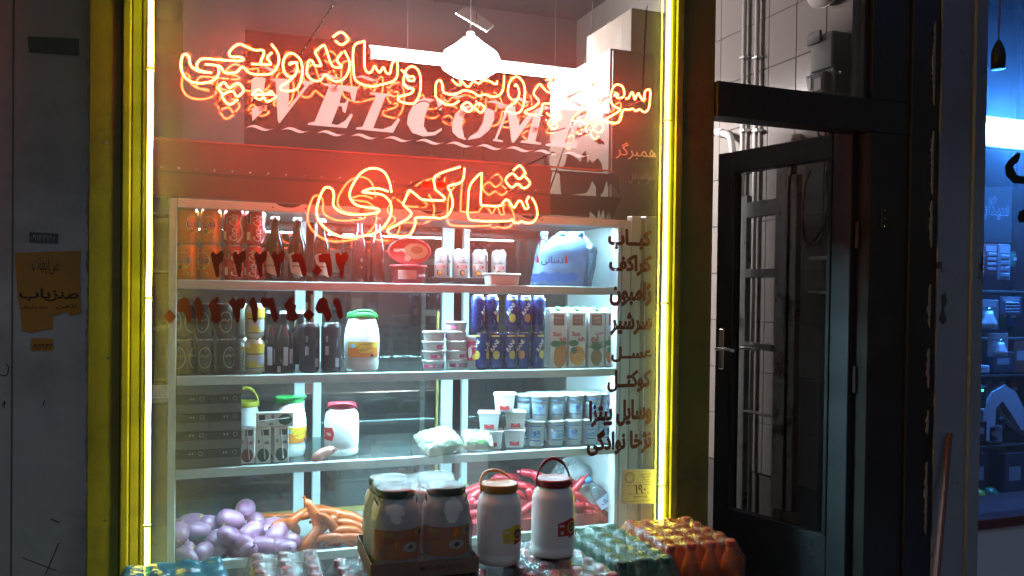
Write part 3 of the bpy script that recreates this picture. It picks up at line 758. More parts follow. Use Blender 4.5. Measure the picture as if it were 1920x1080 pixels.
for zz in (Z1, Z2, Z3):
    lp = MB().add(box(xpl+.001, xpr-.001, YC-.001, YC+.022, zz-LIP, zz, .0025)).build('shelf_lip', M_ALU, cab)
    MB().add(box(xpl-.01, xpr+.01, YC+.0225, YB, zz-.010, zz-.003)).build('shelf', M_SHELFGLASS, cab)
MB().add(box(xpl+.001, xpr-.001, YC-.001, YC+.02, Z4-.02, Z4+.010, .002)).build('deck_lip', M_ALU, cab)
MB().add(box(xpl+.001, xpr-.001, YC+.004, YC+.02, .1, Z4-.021)).build('kick_panel', paint((.18, .19, .2)), cab)
MB().add(box(x0+.013, x1-.013, YC+.021, YB+.02, Z4-.12, Z4-.004)).build('deck', M_ALU, cab)
# rear uprights and tinted sliding doors
for a, b in ((553, 573), (589, 604), (829, 851), (869, 880)):
    MB().add(box(xg(a, YB), xg(b, YB), YB+.001, YB+.03, Z4, Z_HT-.013, .002)).build('rear_upright', M_ALU, cab)
for a, b in ((x0+.013, xg(553, YB)-.001), (xg(604, YB)+.001, xg(829, YB)-.001), (xg(880, YB)+.001, x1-.013)):
    MB().add(([(a, YB+.015, Z4), (b, YB+.015, Z4), (b, YB+.015, Z_HT-.013), (a, YB+.015, Z_HT-.013)], [(0, 1, 2, 3)])).build('rear_pane', M_BACKGLASS, cab)
gold = mat('brass_edge', (.45, .35, .12), .4, .6)
MB().add(box(x0+.013, xg(553, YB), YB+.002, YB+.014, Z4+.0, Z4+.02)).build('door_track', gold, cab)
MB().add(box(xg(604, YB), xg(829, YB)-.02, YB+.002, YB+.014, Z4+.0, Z4+.02)).build('door_track', gold, cab)
MB().add(box(xg(829, YB)-.022, xg(829, YB)-.012, YB-.002, YB+.012, Z4+.02, Z2+.2)).build('door_edge', gold, cab)
# slanted white guard at the right end of the deck
mb = MB().add(prism([(x1-.016, Z4), (x1-.016, Z4+.25), (x1-.022, Z4+.25), (x1-.022, Z4)], .42), xf=T(0, YC+.06, 0)).build('end_guard', M_ALU, cab)
# light bars tucked under header and shelves
for zz, a, b, yy in ((Z_HB+.012, xpl+.06, xpr-.03, YC+.06), (Z1-.014, xg(480, YC), xpr-.02, YC+.05), (Z2-.014, xg(560, YC), xpr-.02, YC+.05), (Z3-.014, xg(400, YC), xpr-.05, YC+.05)):
    hb = MB().add(box(a, b, yy-.008, yy+.012, zz-.004, zz)).build('light_housing', M_ALU, cab)
    MB().add(box(a+.01, b-.01, yy-.005, yy+.009, zz-.0095, zz-.0041)).build('light_bar', M_LEDB if zz < Z3 else M_LEDW, hb)
# second white upright that belongs to the unit standing next to it
su = thing('side_unit', 'pair of white aluminium uprights right of the display cabinet', 'cabinet')
MB().add(box(xg(1187, YC), xg(1204, YC), YC+.02, YC+.06, .1, Z_HT+.02, .002)).build('upright', M_ALU, su)
MB().add(box(xg(1211, YC), xg(1232, YC), YC+.01, YC+.06, .1, Z_HT+.02, .002)).build('upright', M_ALUG, su)
MB().add(box(xg(1204, YC)+.001, xg(1211, YC)-.001, YC+.04, YC+.05, .1, Z_HT+.018)).build('infill', M_ALU, su)
# board above the header with its row of rivets
ZB0, ZB1 = Z_HT+.004, zc(740, 292)
bd = thing('header_board', 'dark red board above the cabinet with a row of rivets', 'board')
xbr = xg(1030, YC)
MB().add(box(xg(281, YC)-.05, xbr, YC+.004, YC+.014, ZB0, ZB1, .001)).build('panel', M_MAROON, bd)
MB().add(box(xg(281, YC)-.05, xg(1146, YC), YC-.004, YC+.0035, ZB1-.002, ZB1+.003)).build('neon_lit_edge', paint((.5, .08, .06), .3), bd)  # red of the neon caught on this edge is put into its paint
rv = None
for k in range(24):
    u = 302+k*33.5; py = 313+k*33.5*.062
    if u > 1060: break
    p = P(u, py, YC)
    if rv is None: rv = MB().add(lathe([(.0045, 0), (.004, .002), (.002, .0035)], 10), 0, True, RX(PI/2)).mesh('rivet', M_STEEL)
    o = bpy.data.objects.new('rivet', rv); C.objects.link(o); o.parent = bd; o.location = (p.x, YC+.004, p.z)
MB().add(box(xg(281, YC)-.05, xbr, YC+.001, YC+.0039, zc(302, 325), zc(302, 319))).build('seam', paint((.1, .03, .02)), bd)
# torn dark film at the right end of the board
c4 = cropper(760, 240, 3.84)
tf = thing('torn_film', 'torn black film hanging at the right end of the red board', 'film')
for pts in (c4([(1170,170),(1265,245),(1270,190),(1300,160),(1310,250),(1330,225),(1345,250),(1365,235),(1385,215),(1415,260),(1420,320),(1120,295),(1150,260)]),
            c4([(1360,90),(1395,75),(1432,100),(1432,122),(1408,112),(1395,122),(1385,110)]),
            c4([(1000,300),(1480,330),(1540,350),(1545,480),(1480,400),(1460,430),(1450,375),(1425,460),(1395,500),(1370,480),(1375,430),(1345,380),(1320,445),(1300,470),(1200,480),(1130,480),(1120,460),(1112,330),(1060,310),(1030,470),(1000,470)]),
            c4([(980,470),(1560,500),(1530,560),(1500,640),(1480,650),(1465,605),(1440,660),(1425,585),(1405,640),(1395,580),(1380,650),(1330,600),(1325,645),(980,620)]),
            c4([(1000,190),(1010,200),(1040,290),(1000,300)])):
    MB().add(prism([(p.x, p.z) for p in (P(a, b, YC+.03) for a, b in pts)], .0008), xf=T(0, YC+.03, 0)).build('film_scrap', M_BLACK, tf)
sw_ = MB().add(tube([P(1078, 215, YC+.02), P(1031, 355, YC+.02)], .003, 6)).build('hanging_cord', M_BLACK, tf)

# ================================================================== packaged goods: prototypes
CANAL = mat('can_aluminium', (.72, .73, .74), .25, 1.0, .08, 30)
def print_on(t, items, r, name='printing', off=.0004):
    """items: (geo, material, z, angle); wrapped round a can, bottle or jar of radius r"""
    groups = {}
    for k, (g, m, z, a) in enumerate(items):
        groups.setdefault(m.name, (m, []))[1].append(wrap(g, r, z, a, off+.00025*k))
    for m, gs in groups.values():
        mb = MB()
        for g in gs: mb.add(g, 0, True)
        mb.build(name, m, t)
def can(name, r, h, body, items=(), cat='can', n=28, lid=None):
    t = thing(name, '', cat)
    nk = r*.8
    pr = [(r*.72, 0), (r*.80, .002), (r*.97, .010), (r, .014), (r, h-.018), (r*.97, h-.012), (nk, h-.003)]
    MB().add(lathe(pr, n, False), 0, True).build('body', body, t)
    MB().add(lathe([(nk, h-.003), (nk+.001, h), (nk-.001, h+.0006), (nk-.003, h-.004), (.001, h-.004)], n, False), 0, True).build('lid', lid or CANAL, t)
    MB().add(box(-.007, .007, -.018, .004, h-.0035, h-.002, .001)).build('pull_tab', CANAL, t)
    if items: print_on(t, items, r)
    return Proto(t)
WHT = paint((.8, .8, .78)); INK = paint((.03, .03, .04)); NAVY = paint((.02, .03, .14)); YEL = paint((.75, .55, .04)); RED = paint((.5, .02, .025))
GRN = paint((.03, .22, .05)); ORG = paint((.75, .24, .02)); PNK = paint((.6, .08, .22)); SKY_ = paint((.16, .45, .75)); GLD = paint((.5, .4, .16), .35, .6)
orange_body = mat('orange_can_print', (.78, .26, .03), .3, .35, .1, 30, coat=.4)
p_orange = can('soda_can', .0335, .115, orange_body, [
    (ring(.024, .027, .002), WHT, .062, -.35), (text_geo(fa('فانتا'), w=.044, bold=.03, rot=.12), WHT, .062, -.35), (text_geo(fa('فانتا'), w=.042, bold=.012, rot=.12), NAVY, .062, -.35), (disc(.007, .006), YEL, .041, -.1), (disc(.006, .006), GRN, .040, -.6),
    (ring(.024, .027, .002), WHT, .062, 1.7), (text_geo('Fanta', w=.042, bold=.02, shear=.2), NAVY, .062, 1.7), (disc(.003, .003), WHT, .022, .1)])
red_body = mat('red_can_print', (.50, .012, .02), .28, .35, .1, 30, coat=.4)
sw2 = smooth_path([(-.012, 0, -.05), (.006, 0, -.02), (-.004, 0, .015), (.008, 0, .05)], 8)
def ribbon(path, w): 
    v = []
    for p in path: v += [(p[0]-w/2, 0, p[2]), (p[0]+w/2, 0, p[2])]
    return v, [(2*i, 2*i+1, 2*i+3, 2*i+2) for i in range(len(path)-1)]
p_red = can('soda_can', .0335, .115, red_body, [
    (text_geo('Coca-Cola', w=.085, h=.026, bold=.005, shear=.35, rot=PI/2), WHT, .056, -.2), (ribbon(sw2, .006), WHT, .058, .55), (ribbon(sw2, .002), paint((.6, .6, .6)), .058, .75),
    (rect(.012, .03), paint((.6, .6, .58)), .085, -1.0), (rect(.009, .028), INK, .085, -1.0), (rect(.012, .026), WHT, .03, -1.05)])
black_body = mat('black_can_print', (.012, .014, .009), .35, .2, .3, 20, coat=.1)
OLV = paint((.42, .44, .30))
p_black = can('malt_can', .0305, .115, black_body, [
    (ring(.021, .034, .0022), OLV, .055, -.2), (text_geo(fa('هی‌دی').replace('\u200c', ''), w=.03, bold=.02), OLV, .062, -.2), (text_geo('1', h=.01), OLV, .079, -.2), (text_geo('12', h=.006), OLV, .036, -.2),
    (ring(.021, .034, .0022), OLV, .055, 1.5), (text_geo('Heyday', w=.032, bold=.02), OLV, .062, 1.5)], lid=CANAL)
yel_body = mat('silver_yellow_can', (.55, .53, .42), .3, .6, .1, 20)
p_yel = can('energy_can', .031, .115, yel_body, [
    (rect(.075, .03), YEL, .085, 0), (rect(.05, .052), paint((.62, .5, .06)), .045, 0), (rect(.044, .02), paint((.5, .5, .48)), .052, 0), (rect(.06, .003), NAVY, .066, 0), (rect(.06, .003), NAVY, .02, 0), (rect(.02, .03), paint((.35, .4, .6)), .045, .55), (rect(.02, .018), WHT, .095, -.9)])
dk_body = mat('dark_tall_can', (.010, .009, .014), .3, .2, .3, 20, coat=.1)
p_tall = can('tall_can', .0335, .168, dk_body, [
    (rect(.012, .03), paint((.3, .32, .36)), .075, -.35), (text_geo('8.5%', w=.02, bold=.02, rot=PI/2), paint((.35, .36, .4)), .115, -.35), (rect(.016, .03), paint((.3, .3, .34)), .035, .75), (text_geo('500ml', w=.03, rot=PI/2), paint((.2, .2, .25)), .1, .7)])
malt_body = mat('silver_malt_can', (.55, .50, .50), .3, .5, .1, 20)
p_malt = can('malt_drink_can', .0285, .112, malt_body, [
    (text_geo(fa('مالت'), w=.032, bold=.02), INK, .066, -.35), (text_geo(fa('میوه'), w=.018, bold=.01), paint((.2, .2, .2)), .083, -.35), (rect(.04, .010), RED, .047, -.35), (text_geo('PEACH', w=.026, bold=.02), WHT, .047, -.35), (disc(.010, .010), INK, .026, -.35), (disc(.007, .007, .002), ORG, .026, -.35),
    (text_geo('Malt', w=.03, bold=.02), INK, .066, 1.2), (rect(.006, .08), INK, .055, .75)])
rani_body = mat('blue_can_print', (.018, .03, .16), .28, .4, .25, 220, coat=.4)
def rani(fruit):
    return can('juice_can', .0255, .134, rani_body, [
        (text_geo('RANI', w=.052, bold=.045, shear=.2, rot=1.0), NAVY, .085, -.3), (text_geo('RANI', w=.048, bold=.03, shear=.2, rot=1.0), WHT, .085, -.3), (disc(.012, .016, .004), fruit, .052, -.2), (rect(.03, .006), YEL, .121, -.2),
        (text_geo(fa('رانی'), w=.036, bold=.03, rot=.9), WHT, .085, 1.5), (disc(.012, .016, .004), fruit, .052, 1.6), (text_geo('FLOAT', w=.02, bold=.01, rot=PI/2), paint((.4, .45, .6)), .035, -.9)])
p_rani_y = rani(paint((.62, .5, .08))); p_rani_o = rani(paint((.6, .28, .1)))

def bottle(name, prof, m, cap_r, cap_h, capm, items=(), r=.03, cat='bottle', inner=None):
    t = thing(name, '', cat)
    MB().add(lathe(prof, 24), 0, True).build('glass_body', m, t)
    zt = prof[-1][1]
    v = [(cap_r*.7, zt+cap_h), (cap_r*.92, zt+cap_h*.9), (cap_r, zt+cap_h*.35), (cap_r*1.06, zt-.001)]
    MB().add(lathe(v[::-1], 21), 0, False).build('cap', capm, t)
    if items: print_on(t, items, r)
    return Proto(t)
brown = mat('dark_glass', (.010, .006, .005), .14, 0, .3, 8, coat=.1, spec=.35)
CAPM = mat('crown_cap', (.55, .53, .5), .35, .7)
p_bottle = bottle('malt_bottle', [(.026, 0), (.030, .004), (.0305, .10), (.029, .125), (.018, .155), (.0135, .172), (.0130, .198), (.0142, .200), (.0142, .207)], brown, .0145, .008, CAPM,
    [(([(-.035, 0, .09), (-.02, 0, .03), (.02, 0, .016), (.03, 0, .03), (.012, 0, .055), (-.012, 0, .098)], [(0, 1, 2, 3, 4, 5)]), paint((.55, .5, .42)), 0, -.2), (text_geo('BEHLA', w=.026, bold=.02), INK, .052, -.3)], .0305)
p_cola = bottle('cola_bottle', [(.025, 0), (.028, .004), (.0285, .05), (.0265, .075), (.0285, .115), (.024, .15), (.015, .185), (.0125, .205), (.0125, .226), (.014, .228), (.014, .235)],
    mat('cola_glass', (.03, .008, .009), .14, 0, .3, 8, coat=.1, spec=.35), .0145, .008, CAPM,
    [(text_geo('250', w=.012, rot=PI/2), paint((.4, .36, .36)), .08, .1), (text_geo('ml', w=.006, rot=PI/2), paint((.4, .36, .36)), .055, .1)], .0285)
p_dark = bottle('dark_bottle', [(.028, 0), (.032, .004), (.0325, .10), (.030, .125), (.018, .15), (.0145, .165), (.0140, .19), (.015, .192), (.015, .198)], brown, .0155, .009, CAPM,
    [(rect(.016, .062), paint((.4, .42, .45)), .055, -.1), (rect(.014, .05), paint((.35, .37, .40)), .055, .5), (rect(.012, .02), paint((.5, .5, .5)), .012, -.8)], .0325)
p_big = None
def big_jar(name, r, h, lid, items, barrel=True, handle='up', tilt=.3, cat='jar'):
    """white plastic tub with screw lid and carrying handle"""
    t = thing(name, '', cat)
    if barrel: pr = [(r*.86, 0), (r*.92, .006), (r*.97, h*.13), (r*.93, h*.20), (r*.98, h*.26), (r, h*.45), (r*.98, h*.6), (r*.94, h*.62), (r*.95, h*.66), (r*.80, h*.80), (r*.74, h*.86)]
    else: pr = [(r*.90, 0), (r*.97, .005), (r*.98, h*.10), (r*.95, h*.12), (r*.98, h*.15), (r, h*.3), (r, h*.62), (r*.97, h*.66), (r*.99, h*.70), (r*.90, h*.78), (r*.78, h*.82), (r*.74, h*.86)]
    MB().add(lathe(pr, 32), 0, True).build('body', M_WHITE, t)
    lr = r*.80
    lp = MB().add(lathe([(lr, h*.855), (lr*1.02, h*.865), (lr*1.02, h*.93), (lr*.97, h*.945), (lr*.85, h*.945), (lr*.83, h*.94), (.001, h*.94)], 32, False), 0, True).build('lid', lid, t)
    m = MB()
    for k in range(36):
        a = 2*PI*k/36; m.add(box(-.0008, .0008, -.0008, .0008, h*.866, h*.928), 0, False, T(lr*1.022*math.cos(a), lr*1.022*math.sin(a), 0)@RZ(a))
    tag(m.build('lid_grip', lid, lp), kind='stuff')
    if handle:
        hz = h*.84; hr = lr*1.08; hh = {'up': .34*h, 'down': -.14*h, 'side': .12*h}[handle]
        pts = []
        for k in range(17):
            a = PI*k/16; pts.append((hr*math.cos(a), 0, hz+hh*math.sin(a)))
        pts = [Vector((p[0], 0, 0))+RX(tilt).to_3x3()@Vector((0, 0, p[2]-hz))+Vector((0, 0, hz)) for p in pts] if handle == 'up' else [Vector((x_, -hr*1.02*math.sin(PI*k/16), z_)) for k, (x_, y_, z_) in enumerate(pts)]
        rr = [.0028+(.0022 if 5 <= k <= 11 else 0) for k in range(17)]
        MB().add(tube(pts, rr, 8), 0, True).build('handle', lid, t)
    print_on(t, items, r, 'label_print')
    return Proto(t)
LGRN = mat('green_lid', (.03, .30, .07), .4); LRED = mat('red_lid', (.38, .03, .05), .4); LYEL = mat('yellow_lid', (.62, .55, .03), .4)
LMAR = mat('maroon_lid', (.22, .025, .03), .4); LOCH = mat('ochre_lid', (.42, .20, .04), .4); LDGR = mat('dark_green_lid', (.045, .085, .055), .5)
lab_or = lambda s: [(rect(.118*s, .052*s), ORG, .075*s, .0), (rect(.118*s, .02*s), YEL, .092*s, .0), (disc(.028*s, .017*s), YEL, .078*s, .1), (ring(.029*s, .018*s, .0015), RED, .078*s, .1), (text_geo(fa('ترش زیره'), w=.05*s, bold=.02, rot=.15), RED, .078*s, .1), (rect(.012*s, .010*s), NAVY, .056*s, .5), (text_geo(fa('طبیعی'), w=.03*s), NAVY, .097*s, .35), (disc(.010*s, .007*s), SKY_, .088*s, -.6)]
p_jarg = big_jar('plastic_jar', .0615, .215, LGRN, lab_or(1.0), True, 'up', 1.15)
p_jary = big_jar('plastic_jar', .055, .20, LYEL, [(rect(.04, .05), ORG, .07, .9)], True, 'up', .1)
p_jarr = big_jar('plastic_jar', .0600, .19, LRED, [(([(-.028, 0, -.02), (.02, 0, -.022), (.028, 0, 0), (.02, 0, .025), (-.028, 0, .02)], [(0, 1, 2, 3, 4)]), RED, .075, -.9), (text_geo('1700', w=.025, bold=.02), WHT, .075, -.85)], False, 'side', 0)

def pot():
    t = thing('dessert_pot', '', 'pot')
    r = .041
    MB().add(lathe([(r*.82, 0), (r*.86, .002), (r*.95, .027), (r*1.0, .028), (r*1.02, .031)], 28, True), 0, True).build('cup', M_WHITE, t)
    MB().add(lathe([(r*1.03, .0312), (r*1.03, .0335), (r*.95, .0342)], 28), 0, True).build('lid', M_WHITE, t)
    print_on(t, [(rect(.10, .012), PNK, .014, 0), (rect(.03, .009), paint((.5, .5, .75)), .014, .3), (rect(.012, .008), WHT, .014, -.5), (text_geo(fa('ماست'), w=.018, bold=.03), WHT, .014, -.1)], r*.915)
    return Proto(t)
p_pot = pot()
t = thing('tall_cup', '', 'cup')
MB().add(lathe([(.025, 0), (.027, .003), (.031, .112), (.033, .114), (.033, .118)], 26), 0, True).build('cup', M_WHITE, t)
MB().add(lathe([(.0335, .118), (.0335, .121), (.001, .1215)], 26, False), 0, True).build('lid', M_WHITE, t)
print_on(t, [(rect(.06, .075), paint((.45, .03, .09)), .068, 0), (disc(.011, .011), YEL, .045, .15), (text_geo(fa('فراوری'), w=.035, bold=.02), WHT, .085, .1), (disc(.008, .02), WHT, .06, -.5)], .0302)
p_cup = Proto(t)

def carton(name, kind):
    w, d, h = .066, .066, .225
    t = thing(name, '', 'carton')
    MB().add(box(-w/2, w/2, -d/2, d/2, 0, h*.93, .002)).build('box', WHT, t)
    MB().add(prism([(-d/2, h*.93), (d/2, h*.93), (.012, h), (-.012, h)], w-.002), 0, False, RZ(PI/2)@T(0, -w/2+.001, 0)).build('gable', WHT, t)
    MB().add(lathe([(.012, 0), (.012, .011), (.010, .013)], 16), 0, True, T(0, -d*.25, h*.955)@RX(.5)).build('cap', LGRN, t)
    f = -d/2-.0006
    q = MB().add(rect(.042, .042), xf=T(0, f, h*.80)); q.build('badge', paint((.33, .12, .09)), t)
    l = MB()
    if kind in ('mango', 'orange'):
        l.add(text_geo('MANGO' if kind == 'mango' else 'ORANGE', w=.03, bold=.01), xf=T(0, f-.0004, h*.83)).add(text_geo('NECTAR', w=.03, bold=.01), xf=T(0, f-.0004, h*.77)); l.build('badge_printing', paint((.6, .5, .42)), t)
        MB().add(text_geo('Sun', w=.034, bold=.04), xf=T(-.006, f, h*.565)).add(text_geo('ich', w=.026, bold=.04), xf=T(.016, f, h*.48)).build('brand_printing', RED, t)
    else:
        l.add(text_geo(fa('طعم'), w=.024, bold=.01), xf=T(0, f-.0004, h*.83)).add(text_geo(fa('آناناس' if kind == 'pineapple' else 'پرتقال'), w=.03, bold=.01), xf=T(0, f-.0004, h*.77)); l.build('badge_printing', paint((.6, .5, .42)), t)
        MB().add(text_geo(fa('سن'), w=.03, bold=.04), xf=T(.010, f, h*.575)).add(text_geo(fa('ایچ'), w=.03, bold=.04), xf=T(-.008, f, h*.48)).build('brand_printing', RED, t)
    g = paint((.05, .12, .03)); pic = MB()
    if kind == 'mango':
        MB().add(disc(.026, .048, .001, h*.21, 24), xf=T(0, f, 0)@RY(.12)).build('fruit_print', paint((.45, .17, .03)), t)
        MB().add(disc(.020, .012, -.012, h*.40), xf=T(0, f-.0003, 0)).add(disc(.016, .008, .016, h*.41), xf=T(0, f-.0003, 0)).build('leaf_print', g, t)
    elif kind == 'pineapple':
        MB().add(disc(.023, .033, 0, h*.17), xf=T(0, f, 0)).build('fruit_print', paint((.30, .19, .06)), t)
        dm = MB()
        for i in range(-3, 4):
            for j in range(-3, 4):
                if abs(i)+abs(j)*.9 < 4.2: dm.add(disc(.0022, .0028, i*.006+(j % 2)*.003, h*.17+j*.009, 6), xf=T(0, f-.0003, 0))
        tag(dm.build('fruit_eye', paint((.16, .10, .03)), t), kind='stuff')
        lf = MB()
        for k in range(13):
            a = (k-6)*.2; L_ = .05+.01*math.cos(k*2)
            x_, z_ = math.sin(a), math.cos(a)
            lf.add(([(-.004*z_, 0, .004*x_+h*.30), (.004*z_, 0, -.004*x_+h*.30), (x_*L_*.95, 0, h*.30+z_*L_)], [(0, 1, 2)]), xf=T(0, f-.0003-.00005*k, 0))
        tag(lf.build('leaf_print', g, t), kind='stuff')
    else:
        MB().add(disc(.032, .036, 0, h*.2), xf=T(0, f, 0)).build('fruit_print', paint((.65, .25, .04)), t)
        s_ = MB()
        for k in range(8):
            a = k*PI/4+.2; s_.add(([(.004*math.cos(a), 0, h*.15+.004*math.sin(a)), (.022*math.cos(a-.3), 0, h*.15+.022*math.sin(a-.3)), (.022*math.cos(a+.3), 0, h*.15+.022*math.sin(a+.3))], [(0, 1, 2)]), xf=T(.004, f-.0004, 0))
        s_.build('slice_print', paint((.75, .42, .1)), t)
        MB().add(disc(.013, .013, -.014, h*.29), xf=T(0, f-.0005, 0)).add(disc(.02, .012, -.016, h*.41), xf=T(0, f-.0005, 0)).build('leaf_print', g, t)
    return Proto(t)
p_ct = {k: carton('juice_carton', k) for k in ('mango', 'orange', 'pineapple', 'orange_fa')}

# ---- top shelf
GY = YC+.062
GC1 = 'cans stacked on the top shelf'
for row in range(2):
    rn = ('lower', 'upper')[row]
    for k, px in enumerate((352, 395.5)):
        p_orange.place(PS(px, GY, Z1+row*.1155), f'orange soda can, {rn} row, {("against the left post", "beside the red cans")[k]}', rz=(-.1, -.5, .9, .1)[row*2+k], group=GC1)
    for k, px in enumerate((438.5, 478)):
        p_red.place(PS(px, GY, Z1+row*.1155), f'red soda can, {rn} row, {("beside the orange cans", "beside the dark bottles")[k]}', rz=(.25, -.1, .1, .35)[row*2+k], group=GC1)
for k, (px, y) in enumerate(((515, GY), (556.5, GY+.005), (602, GY+.02))):
    p_bottle.place(PS(px, y, Z1), 'dark capped bottle on the top shelf, %s of three right of the red cans' % ORD[k], rz=.3*k-.2, group='dark malt bottles', scale=None)
for k, px in enumerate((673, 707)):
    p_cola.place(PS(px, GY+.07, Z1), ('taller dark cola bottle on the top shelf, the one further from the red tubs', 'taller dark cola bottle on the top shelf, touching the red tubs')[k], rz=.4*k, group='tall cola bottles')
# rear bottles that show only as dark shapes
# red tubs
def tub(name, label, rx, ry, h, loc, rot, lying):
    t = thing(name, label, 'tub', loc); t.rotation_euler = rot
    g = lathe([(.84, 0), (.88, .04), (.97, .9), (1.0, .92), (1.0, 1.0)], 32)
    MB().add(([(x*rx, y*ry, z*h) for x, y, z in g[0]], g[1]), 0, True).build('tub', mat('red_tub', (.36, .03, .05), .4), t)
    g = lathe([(1.04, .93), (1.06, 1.0), (1.04, 1.06), (.96, 1.07), (.94, 1.05), (.01, 1.05)], 32, False)
    MB().add(([(x*rx, y*ry, z*h) for x, y, z in g[0]], g[1]), 0, True).build('lid', mat('red_tub_lid', (.45, .05, .07), .35), t)
    zl = h*1.055+.0008
    fl = lambda g, k=0: ([(x, z, zl+.0004*k) for x, y, z in g[0]], g[1])
    if lying:
        MB().add(fl(disc(rx*.6, ry*.62, rx*.30, 0))).build('picture', paint((.5, .32, .22)), t)
        MB().add(fl(disc(rx*.3, ry*.3, rx*.35, ry*.1), 1)).build('dessert_print', paint((.35, .15, .08)), t)
        MB().add(fl(text_geo('nuga', w=rx*.55, bold=.03), 2), 0, False, T(-rx*.5, 0, 0)).build('brand_printing', WHT, t)
        MB().add(fl(disc(rx*.16, rx*.16, -rx*.1, -ry*.55), 1)).build('seal', paint((.55, .45, .4)), t)
    else:
        m = MB().add(wrap(rect(rx*1.0, h*.5), rx*.93, h*.5, -.1, .004)); m.build('label_print', paint((.6, .4, .4)), t)
        MB().add(wrap(text_geo('unga', w=.035, bold=.03), rx*.93, h*.42, .9, .005)).build('brand_printing', paint((.6, .45, .45)), t)
    return t
zt_ = Z1
b = PS(765, GY+.01, Z1)
tub('dessert_tub', 'red dessert tub standing on the top shelf under the tilted one', .062, .05, .062, b, (0, 0, -.2), False)
tub('dessert_tub', 'red oval dessert tub tilted on top with its lid facing out', .071, .046, .045, b+Vector((.005, .02, .108)), (PI/2-.12, 0, -.15), True)
# malt drink cans on their black tray
for k, px in enumerate((829, 862, 899.5, 935)):
    p_malt.place(PS(px, GY+.06, Z1+.018), 'silver malt drink can, %s from the red tubs' % ORD[k], rz=(-.3, .4, -.2, .0)[k], group='silver malt cans on a black tray')
tr_ = thing('can_tray', 'shallow black tray under the silver malt cans', 'tray')
a, b = Xat(808, GY+.03, Z1), Xat(950, GY+.03, Z1)
MB().add(box(a, b, GY+.015, GY+.13, Z1, Z1+.006, .002)).build('base', M_BLACK, tr_)
MB().add(box(a, b, GY+.015, GY+.019, Z1+.0065, Z1+.026, .001)).build('front_wall', M_BLACK, tr_)
t = thing('takeout_box', 'white lidded foam box on the edge of the top shelf', 'box', PS(940, YC+.05, Z1))
g = box(-.054, .054, -.035, .035, 0, .036, .004)
MB().add(([(x*(1+z*2), y*(1+z*2), z) for x, y, z in g[0]], g[1])).build('tub', M_WHITE, t)
MB().add(box(-.062, .062, -.041, .041, .0362, .043, .003)).build('lid', M_WHITE, t)

# pack of water bottles in blue film
PETB = [(.028, 0), (.033, .004), (.033, .03), (.031, .034), (.033, .04), (.033, .06), (.031, .064), (.033, .07), (.033, .10), (.0325, .13), (.028, .15), (.014, .178), (.0125, .185), (.0125, .20)]
wb_ = PS(1052, YC+.12, Z1)
wp = thing('water_pack', 'pack of water bottles in pale blue printed film on the top shelf', 'water pack', wb_, -.35)
WCAP = mat('blue_cap', (.10, .35, .75), .35)
pb = MB().add(lathe(PETB, 20), 0, True).mesh('bottle', M_PET); pc = MB().add(lathe([(.0145, .186), (.0145, .202), (.013, .204)], 16), 0, True).mesh('bottle_cap', WCAP)
for i in range(3):
    for j in range(2):
        o = bpy.data.objects.new('bottle', pb); C.objects.link(o); o.parent = wp; o.location = ((i-1)*.068, (j-.5)*.068, .003)
        c = bpy.data.objects.new('bottle_cap', pc); C.objects.link(c); c.parent = o
def film(u, v, a0, a1):
    a = a0+(a1-a0)*u
    h = v*.205
    prof = 1.0 if v < .62 else 1-.62*((v-.62)/.38)**1.5
    x = .118*math.copysign(abs(math.cos(a))**.5, math.cos(a)); y = .080*math.copysign(abs(math.sin(a))**.5, math.sin(a))
    k = 1+.05*nz((x*9, y*9, h*14), 1.3)+.02*nz((x*40, y*40, h*30))
    lean = .03*v
    return (x*prof*k+lean, y*prof*k, h*(1+.03*nz((x*20, y*20, 3.0))))
fm = sheet_glass('printed_blue_film', (.20, .50, .85), .07, .1, .55, (.25, .55, .9), 5, bump=.5, bscale=16)
fc = sheet_glass('clear_blue_film', (.55, .82, .98), .10, .06, .16, (.45, .75, .95), 7, bump=.9, bscale=24)
MB().add(grid(lambda u, v: film(u, v, -PI, -PI*.36), 34, 20), 0, True).build('printed_film', fm, wp)
MB().add(grid(lambda u, v: film(u, v, -PI*.36, PI), 60, 20), 0, True).build('clear_film', fc, wp)
MB().add(text_geo(fa('دسانی'), w=.085, h=.035, bold=.03, shear=.1), xf=T(-.040, -.0915, .095)@RX(-.05)).add(text_geo(fa('آبزلال'), w=.04, bold=.0), xf=T(-.022, -.087, .15)@RX(-.3)).build('brand_printing', NAVY, wp)
bs = MB()
for k in range(6): bs.add(disc(.02, .018, -.1+k*.027, .03+.006*(k % 2), 14), xf=T(0, -.0905-.0003*k, 0))
bs.build('wave_print', paint((.05, .22, .62)), wp)
for dx in (-.095, .012): MB().add(prism([(dx-.005, .085), (dx+.005, .085), (dx+.004, .105), (dx+.001, .118), (dx-.001, .118), (dx-.004, .105)], .0004), xf=T(0, -.092, 0)).build('bottle_print', RED, wp)

